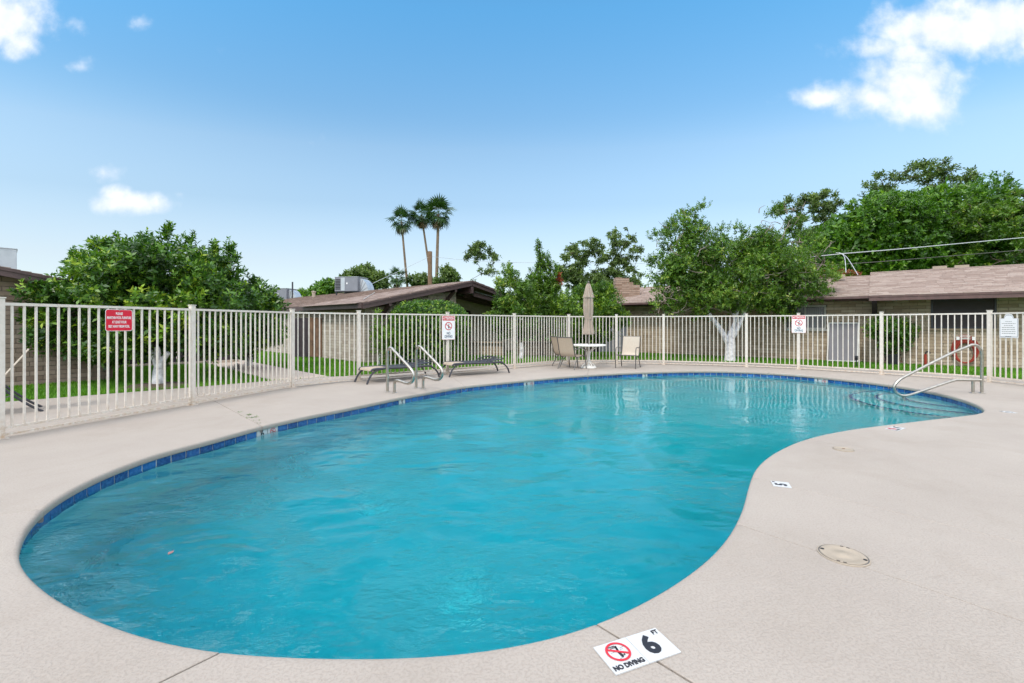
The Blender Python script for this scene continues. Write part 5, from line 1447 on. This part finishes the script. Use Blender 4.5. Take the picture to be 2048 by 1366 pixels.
airy('shade_tree', 'rounded dark tree behind the nearer cooling unit', (-20,62), 62, [(730,558,34,22),(755,565,26,16),(710,565,24,16)], 1700, .55, 77, sub=44, shell=.35, r0=.4)
airy('shade_tree', 'low broad green tree left of the nearer cooling unit', (-27,64), 64, [(640,584,26,17),(662,578,18,14),(618,592,14,12),(655,592,30,12)], 1300, .55, 78, m=m_ficus, sub=36, shell=.35, r0=.4)
airy('shade_tree', 'small tree just right of the rightmost tall palm trunk', (-9,58), 58, [(895,548,18,15),(905,560,14,10),(885,562,16,10)], 520, .42, 79, sub=26, r0=.25)
airy('shade_tree', 'low tree at the feet of the left and middle tall palms', (-12,60), 60, [(845,560,18,14),(828,565,14,10),(862,568,20,8)], 520, .42, 80, sub=26, r0=.25)
airy('shade_tree', 'distant tree just left of the farther cooling unit stack', (-30,66), 66, [(600,596,14,12),(590,604,14,8)], 350, .5, 81, sub=18, r0=.3)
t = T('bougainvillea', 'reddish flowering bush behind the left end of the right house roof', 'shrub', (13.5, 22))
leaves('flowers', leaf_mat('bract', [(0,(.16,.05,.02,1)),(1,(.40,.10,.05,1))], .3), t, [bp(1690,553,26,10,22,.5), bp(1665,550,18,10,22,.5)], 300, leaf=.12, per=6, seed=83, shell=.6)
leaves('foliage', m_ash, t, [bp(1680,562,36,16,22,.6)], 360, leaf=.14, per=6, seed=84, shell=.6)
MB().tube([(16,22,0),(15.8,22,2.6)], .08, 8).build('trunk', m_bark, t, world=True)
# dark greenery that closes the gaps low down
t = T('far_hedge', 'dark tall hedge closing the view behind the citrus trees', 'hedge', (2.4, 24))
leaves('foliage', m_hedge, t, [bp(x, 618, 34, 38, 24, 1.0) for x in range(1000, 1300, 38)]+[bp(x, 664, 40, 30, 24, 1.0) for x in range(985, 1300, 40)], 3800, leaf=.17, per=6, seed=85, shell=.3)
for x in (0, 2.5, 5): MB().tube([(x,24.2,0),(x,24.2,1.6)], .12, 8).build('trunk', m_bark, t, world=True)
t = T('far_hedge', 'distant green hedge behind the orange trees and the gate', 'hedge', (-17, 27))
leaves('foliage', m_hedge, t, [(x, 27.5, 1.2, 1.8, 1.2, 1.3) for x in np.arange(-30, -12.5, 2.2)], 2600, leaf=.20, per=6, seed=86, shell=.3)
for x in (-28, -22, -16): MB().tube([(x,27.5,0),(x,27.5,1.2)], .1, 8).build('trunk', m_bark, t, world=True)
# potted shrub by the right wall
b0 = wallR((1785-CX)/F, .55)
t = thing('flower_pot', 'black square pot on the lawn against the right wall', 'plant pot', (b0.x, b0.y, 0))
MB().lathe([(.15,0),(.20,.30),(.215,.31),(.215,.34),(.19,.34),(.18,.30),(.0001,.30)], n=20).build('pot', m_pot, t, smooth=True)
t['label'] = 'black pot on the lawn against the right wall'
yb = b0.y
t = T('potted_shrub', 'leafy green shrub growing from the black pot at the right wall', 'shrub', (b0.x, b0.y))
bl_ = [bp(1778,655,38,24,yb,.4), bp(1795,668,32,26,yb,.4), bp(1755,660,24,22,yb,.35), bp(1785,690,26,20,yb,.3), bp(1815,660,18,20,yb,.25)]
leaves('foliage', m_citrus, t, bl_, 900, leaf=.085, per=7, seed=91, shell=.4, up=.3)
limbs(t, (b0.x, b0.y, .30), (b0.x, b0.y, .6), [b[:3] for b in bl_], .03, m_bark, .025, seed=11, rt=.006)
leaves('flowers', bpy.data.materials['red_leaf'], t, [bp(1790,715,22,14,yb,.3)], 12, leaf=.05, per=4, seed=92, shell=.6)

# ------------------------------------------------------------------ palms
def frond_mesh(name, L, mat, fan=True, seed=1):
    r = random.Random(seed); V = []; Fc = []; Tn = []
    n_ = 15; st = L*.45
    # stalk
    def quad(a, b, c, d, tt): i0 = len(V); V.extend([a, b, c, d]); Fc.append((i0, i0+1, i0+2, i0+3)); Tn.append(tt)
    quad((0,-.02,0), (0,.02,0), (st,.012,.0), (st,-.012,.0), .5)
    for k in range(n_):
        a = R(-105+210*k/(n_-1)); ll = L*.58*(1-.22*abs(a)/2)*r.uniform(.9,1.08); c_, s_ = math.cos(a), math.sin(a)
        w = .068*L*.5; dz = -.24*ll*r.uniform(.4,1.7); nx_, ny_ = -s_*w, c_*w
        m_ = (st+c_*ll*.55, s_*ll*.55, .02); tip = (st+c_*ll, s_*ll, dz)
        quad((st, 0, 0), (m_[0]+nx_, m_[1]+ny_, m_[2]), tip, (m_[0]-nx_, m_[1]-ny_, m_[2]), min(1, max(0, r.gauss(.45,.25))))
    me = tint_mesh(name, np.array(V), np.array(Fc), np.array(Tn), mat); m2 = me.data; bpy.data.objects.remove(me); return m2
def palm(label, px0, py0, px1, py1, Y, Lp, nf, group, seed=1, r0=.30):
    r = random.Random(seed); top = pt(px0, py0, Y); bot = pt(px1, py1, Y)
    dirv = (bot-top)/(top.z-bot.z); base = top+dirv*top.z
    t = thing('palm_tree', label, 'palm tree', (base.x, base.y, 0), 0, group)
    P = smooth_path([tuple(base), tuple(base.lerp(top,.35)+Vector((.12,0,0))), tuple(base.lerp(top,.7)+Vector((.05,0,0))), tuple(top)], 5)
    MB().tube(P, [r0*(1.1-.45*i/len(P)) for i in range(len(P))], 10).build('trunk', m_palmbark, t, smooth=True, world=True)
    me = frond_mesh('frond', Lp, m_palm, seed=seed); me2 = frond_mesh('dead_frond', Lp*.8, m_dead, seed=seed+5)
    for k in range(nf):
        el = R(82-148*(k/nf)**.9)+r.gauss(0,.10); az = k*2.399+r.uniform(-.2,.2)
        o = link('frond', me, t, world=True); o.rotation_euler = (r.uniform(-.5,.5), -el, az); o.location = top+Vector((0,0,.1)); s_ = r.uniform(.82,1.12); o.scale = (s_,s_,s_)
    for k in range(9 if seed == 2 else 4):
        o = link('dead_frond', me2, t, world=True); o.rotation_euler = (r.uniform(-.6,.6), R(r.uniform(60,84)), r.uniform(0,6.28)); o.location = top+Vector((0,0,-.35))
gp = 'tall fan palms'
palm('leftmost of the three tall fan palms', 803, 443, 813, 574, 60, 2.05, 24, gp, 1, .17)
palm('middle one of the three tall fan palms, with brown dead fronds', 843, 430, 862, 570, 61, 2.1, 22, gp, 2, .17)
palm('rightmost and tallest of the three tall fan palms', 877, 428, 871, 568, 58, 2.4, 28, gp, 3, .23)
palm('small short palm showing over the roof left of the tall palms', 793, 556, 794, 580, 58, 1.6, 22, None, 4, .22)

# ------------------------------------------------------------------ pole and wires
q = pt(860, 503, 44); b = pt(860.5, 572, 44)
po = MB().tube([(q.x, q.y, 0), tuple(q)], .21, 10).build('utility_pole', m_pole); tag(po, 'bare brown utility pole standing between the palm trunks', 'utility pole')
def wire(name, pts, r_, label, m=m_wire):
    P = smooth_path([tuple(p) for p in pts], 10); o = MB().tube(P, r_, 6).build(name, m); tag(o, label, 'cable'); return o
wire('overhead_cable', [pt(640,615,30), pt(745,567,36), pt(858,514,44), ], .018, 'thin cable from the pole down to the gable house roof')
wire('overhead_cable', [pt(861,513,44), pt(1000,524,44), pt(1290,527,44)], .018, 'thin cable running right from the utility pole')
wire('overhead_cable', [pt(1600,516,21), pt(1690,507,21), pt(1800,498,21), pt(1920,487,21), pt(2060,474,21)], .021, 'thick pale overhead cable crossing in front of the dense green tree')
wire('overhead_cable', [pt(1600,534,21), pt(1750,524,21), pt(1900,512,21), pt(2060,499,21)], .014, 'thin dark cable below the thick pale one', m_greyframe)
wire('service_drop', [pt(1672,505,20.8), pt(1688,512,20.5), pt(1692,545,19.5)], .013, 'short left drop cable from the thick cable to the roof')
wire('service_drop', [pt(1678,505,20.8), pt(1694,515,20.5), pt(1716,550,19.5)], .013, 'short right drop cable from the thick cable to the roof')

# ------------------------------------------------------------------ grass blades
def grass():
    r = np.random.default_rng(8); n = 330000
    x = r.uniform(-15, 17, n); y = 7.2+(22-7.2)*r.uniform(0, 1, n)**1.3
    px = CX+x*F/y; ok = (px > -30) & (px < 2080)
    ok &= ~inpoly(OUTER, x, y); ok &= ~inpoly(PATH, x, y)
    # nothing grows inside the houses
    okL = ((x-AL.x)*nL.x+(y-AL.y)*nL.y > .02) | ((x-BL_.x)*dL.x+(y-BL_.y)*dL.y > .02)
    okR = (y+mR*x) < cR-.02
    u1 = (x-wc.x)*eM.x+(y-wc.y)*eM.y; u2 = (x-wc.x)*gM.x+(y-wc.y)*gM.y
    okM = ~((u1 > -.02) & (u2 > -.02))
    ok &= okL & okR & okM
    x, y = x[ok], y[ok]; n = len(x)
    a = r.uniform(0, 6.28, n); h = r.uniform(.025, .06, n); w = r.uniform(.006, .012, n)*(1+(y-8)/12); l_ = r.normal(0, .02, (n, 2))
    b1 = np.stack([x-np.cos(a)*w, y-np.sin(a)*w, np.full(n, -.012)], 1); b2 = np.stack([x+np.cos(a)*w, y+np.sin(a)*w, np.full(n, -.012)], 1)
    tp = np.stack([x+l_[:,0], y+l_[:,1], h], 1)
    V = np.stack([b1, b2, tp], 1).reshape(-1, 3)
    pn = .5+.5*np.sin(x*1.7+np.sin(y*1.3)*2)*np.cos(y*1.9)
    T_ = np.clip(r.beta(2, 2, n)*.7+pn*.3, 0, 1)
    o = tint_mesh('grass', V, np.arange(len(V)).reshape(-1, 3), T_, m_grassb); tag(o, 'short green lawn between the pool fence and the houses', 'grass', kind='stuff')
grass()
MB().lathe([(.75,-.01),(.55,.03),(.3,.05),(.0001,.06)], (at(316,771).x, at(316,771).y, -.01), 24).build('tree_bed', m_soil)['kind'] = 'structure'
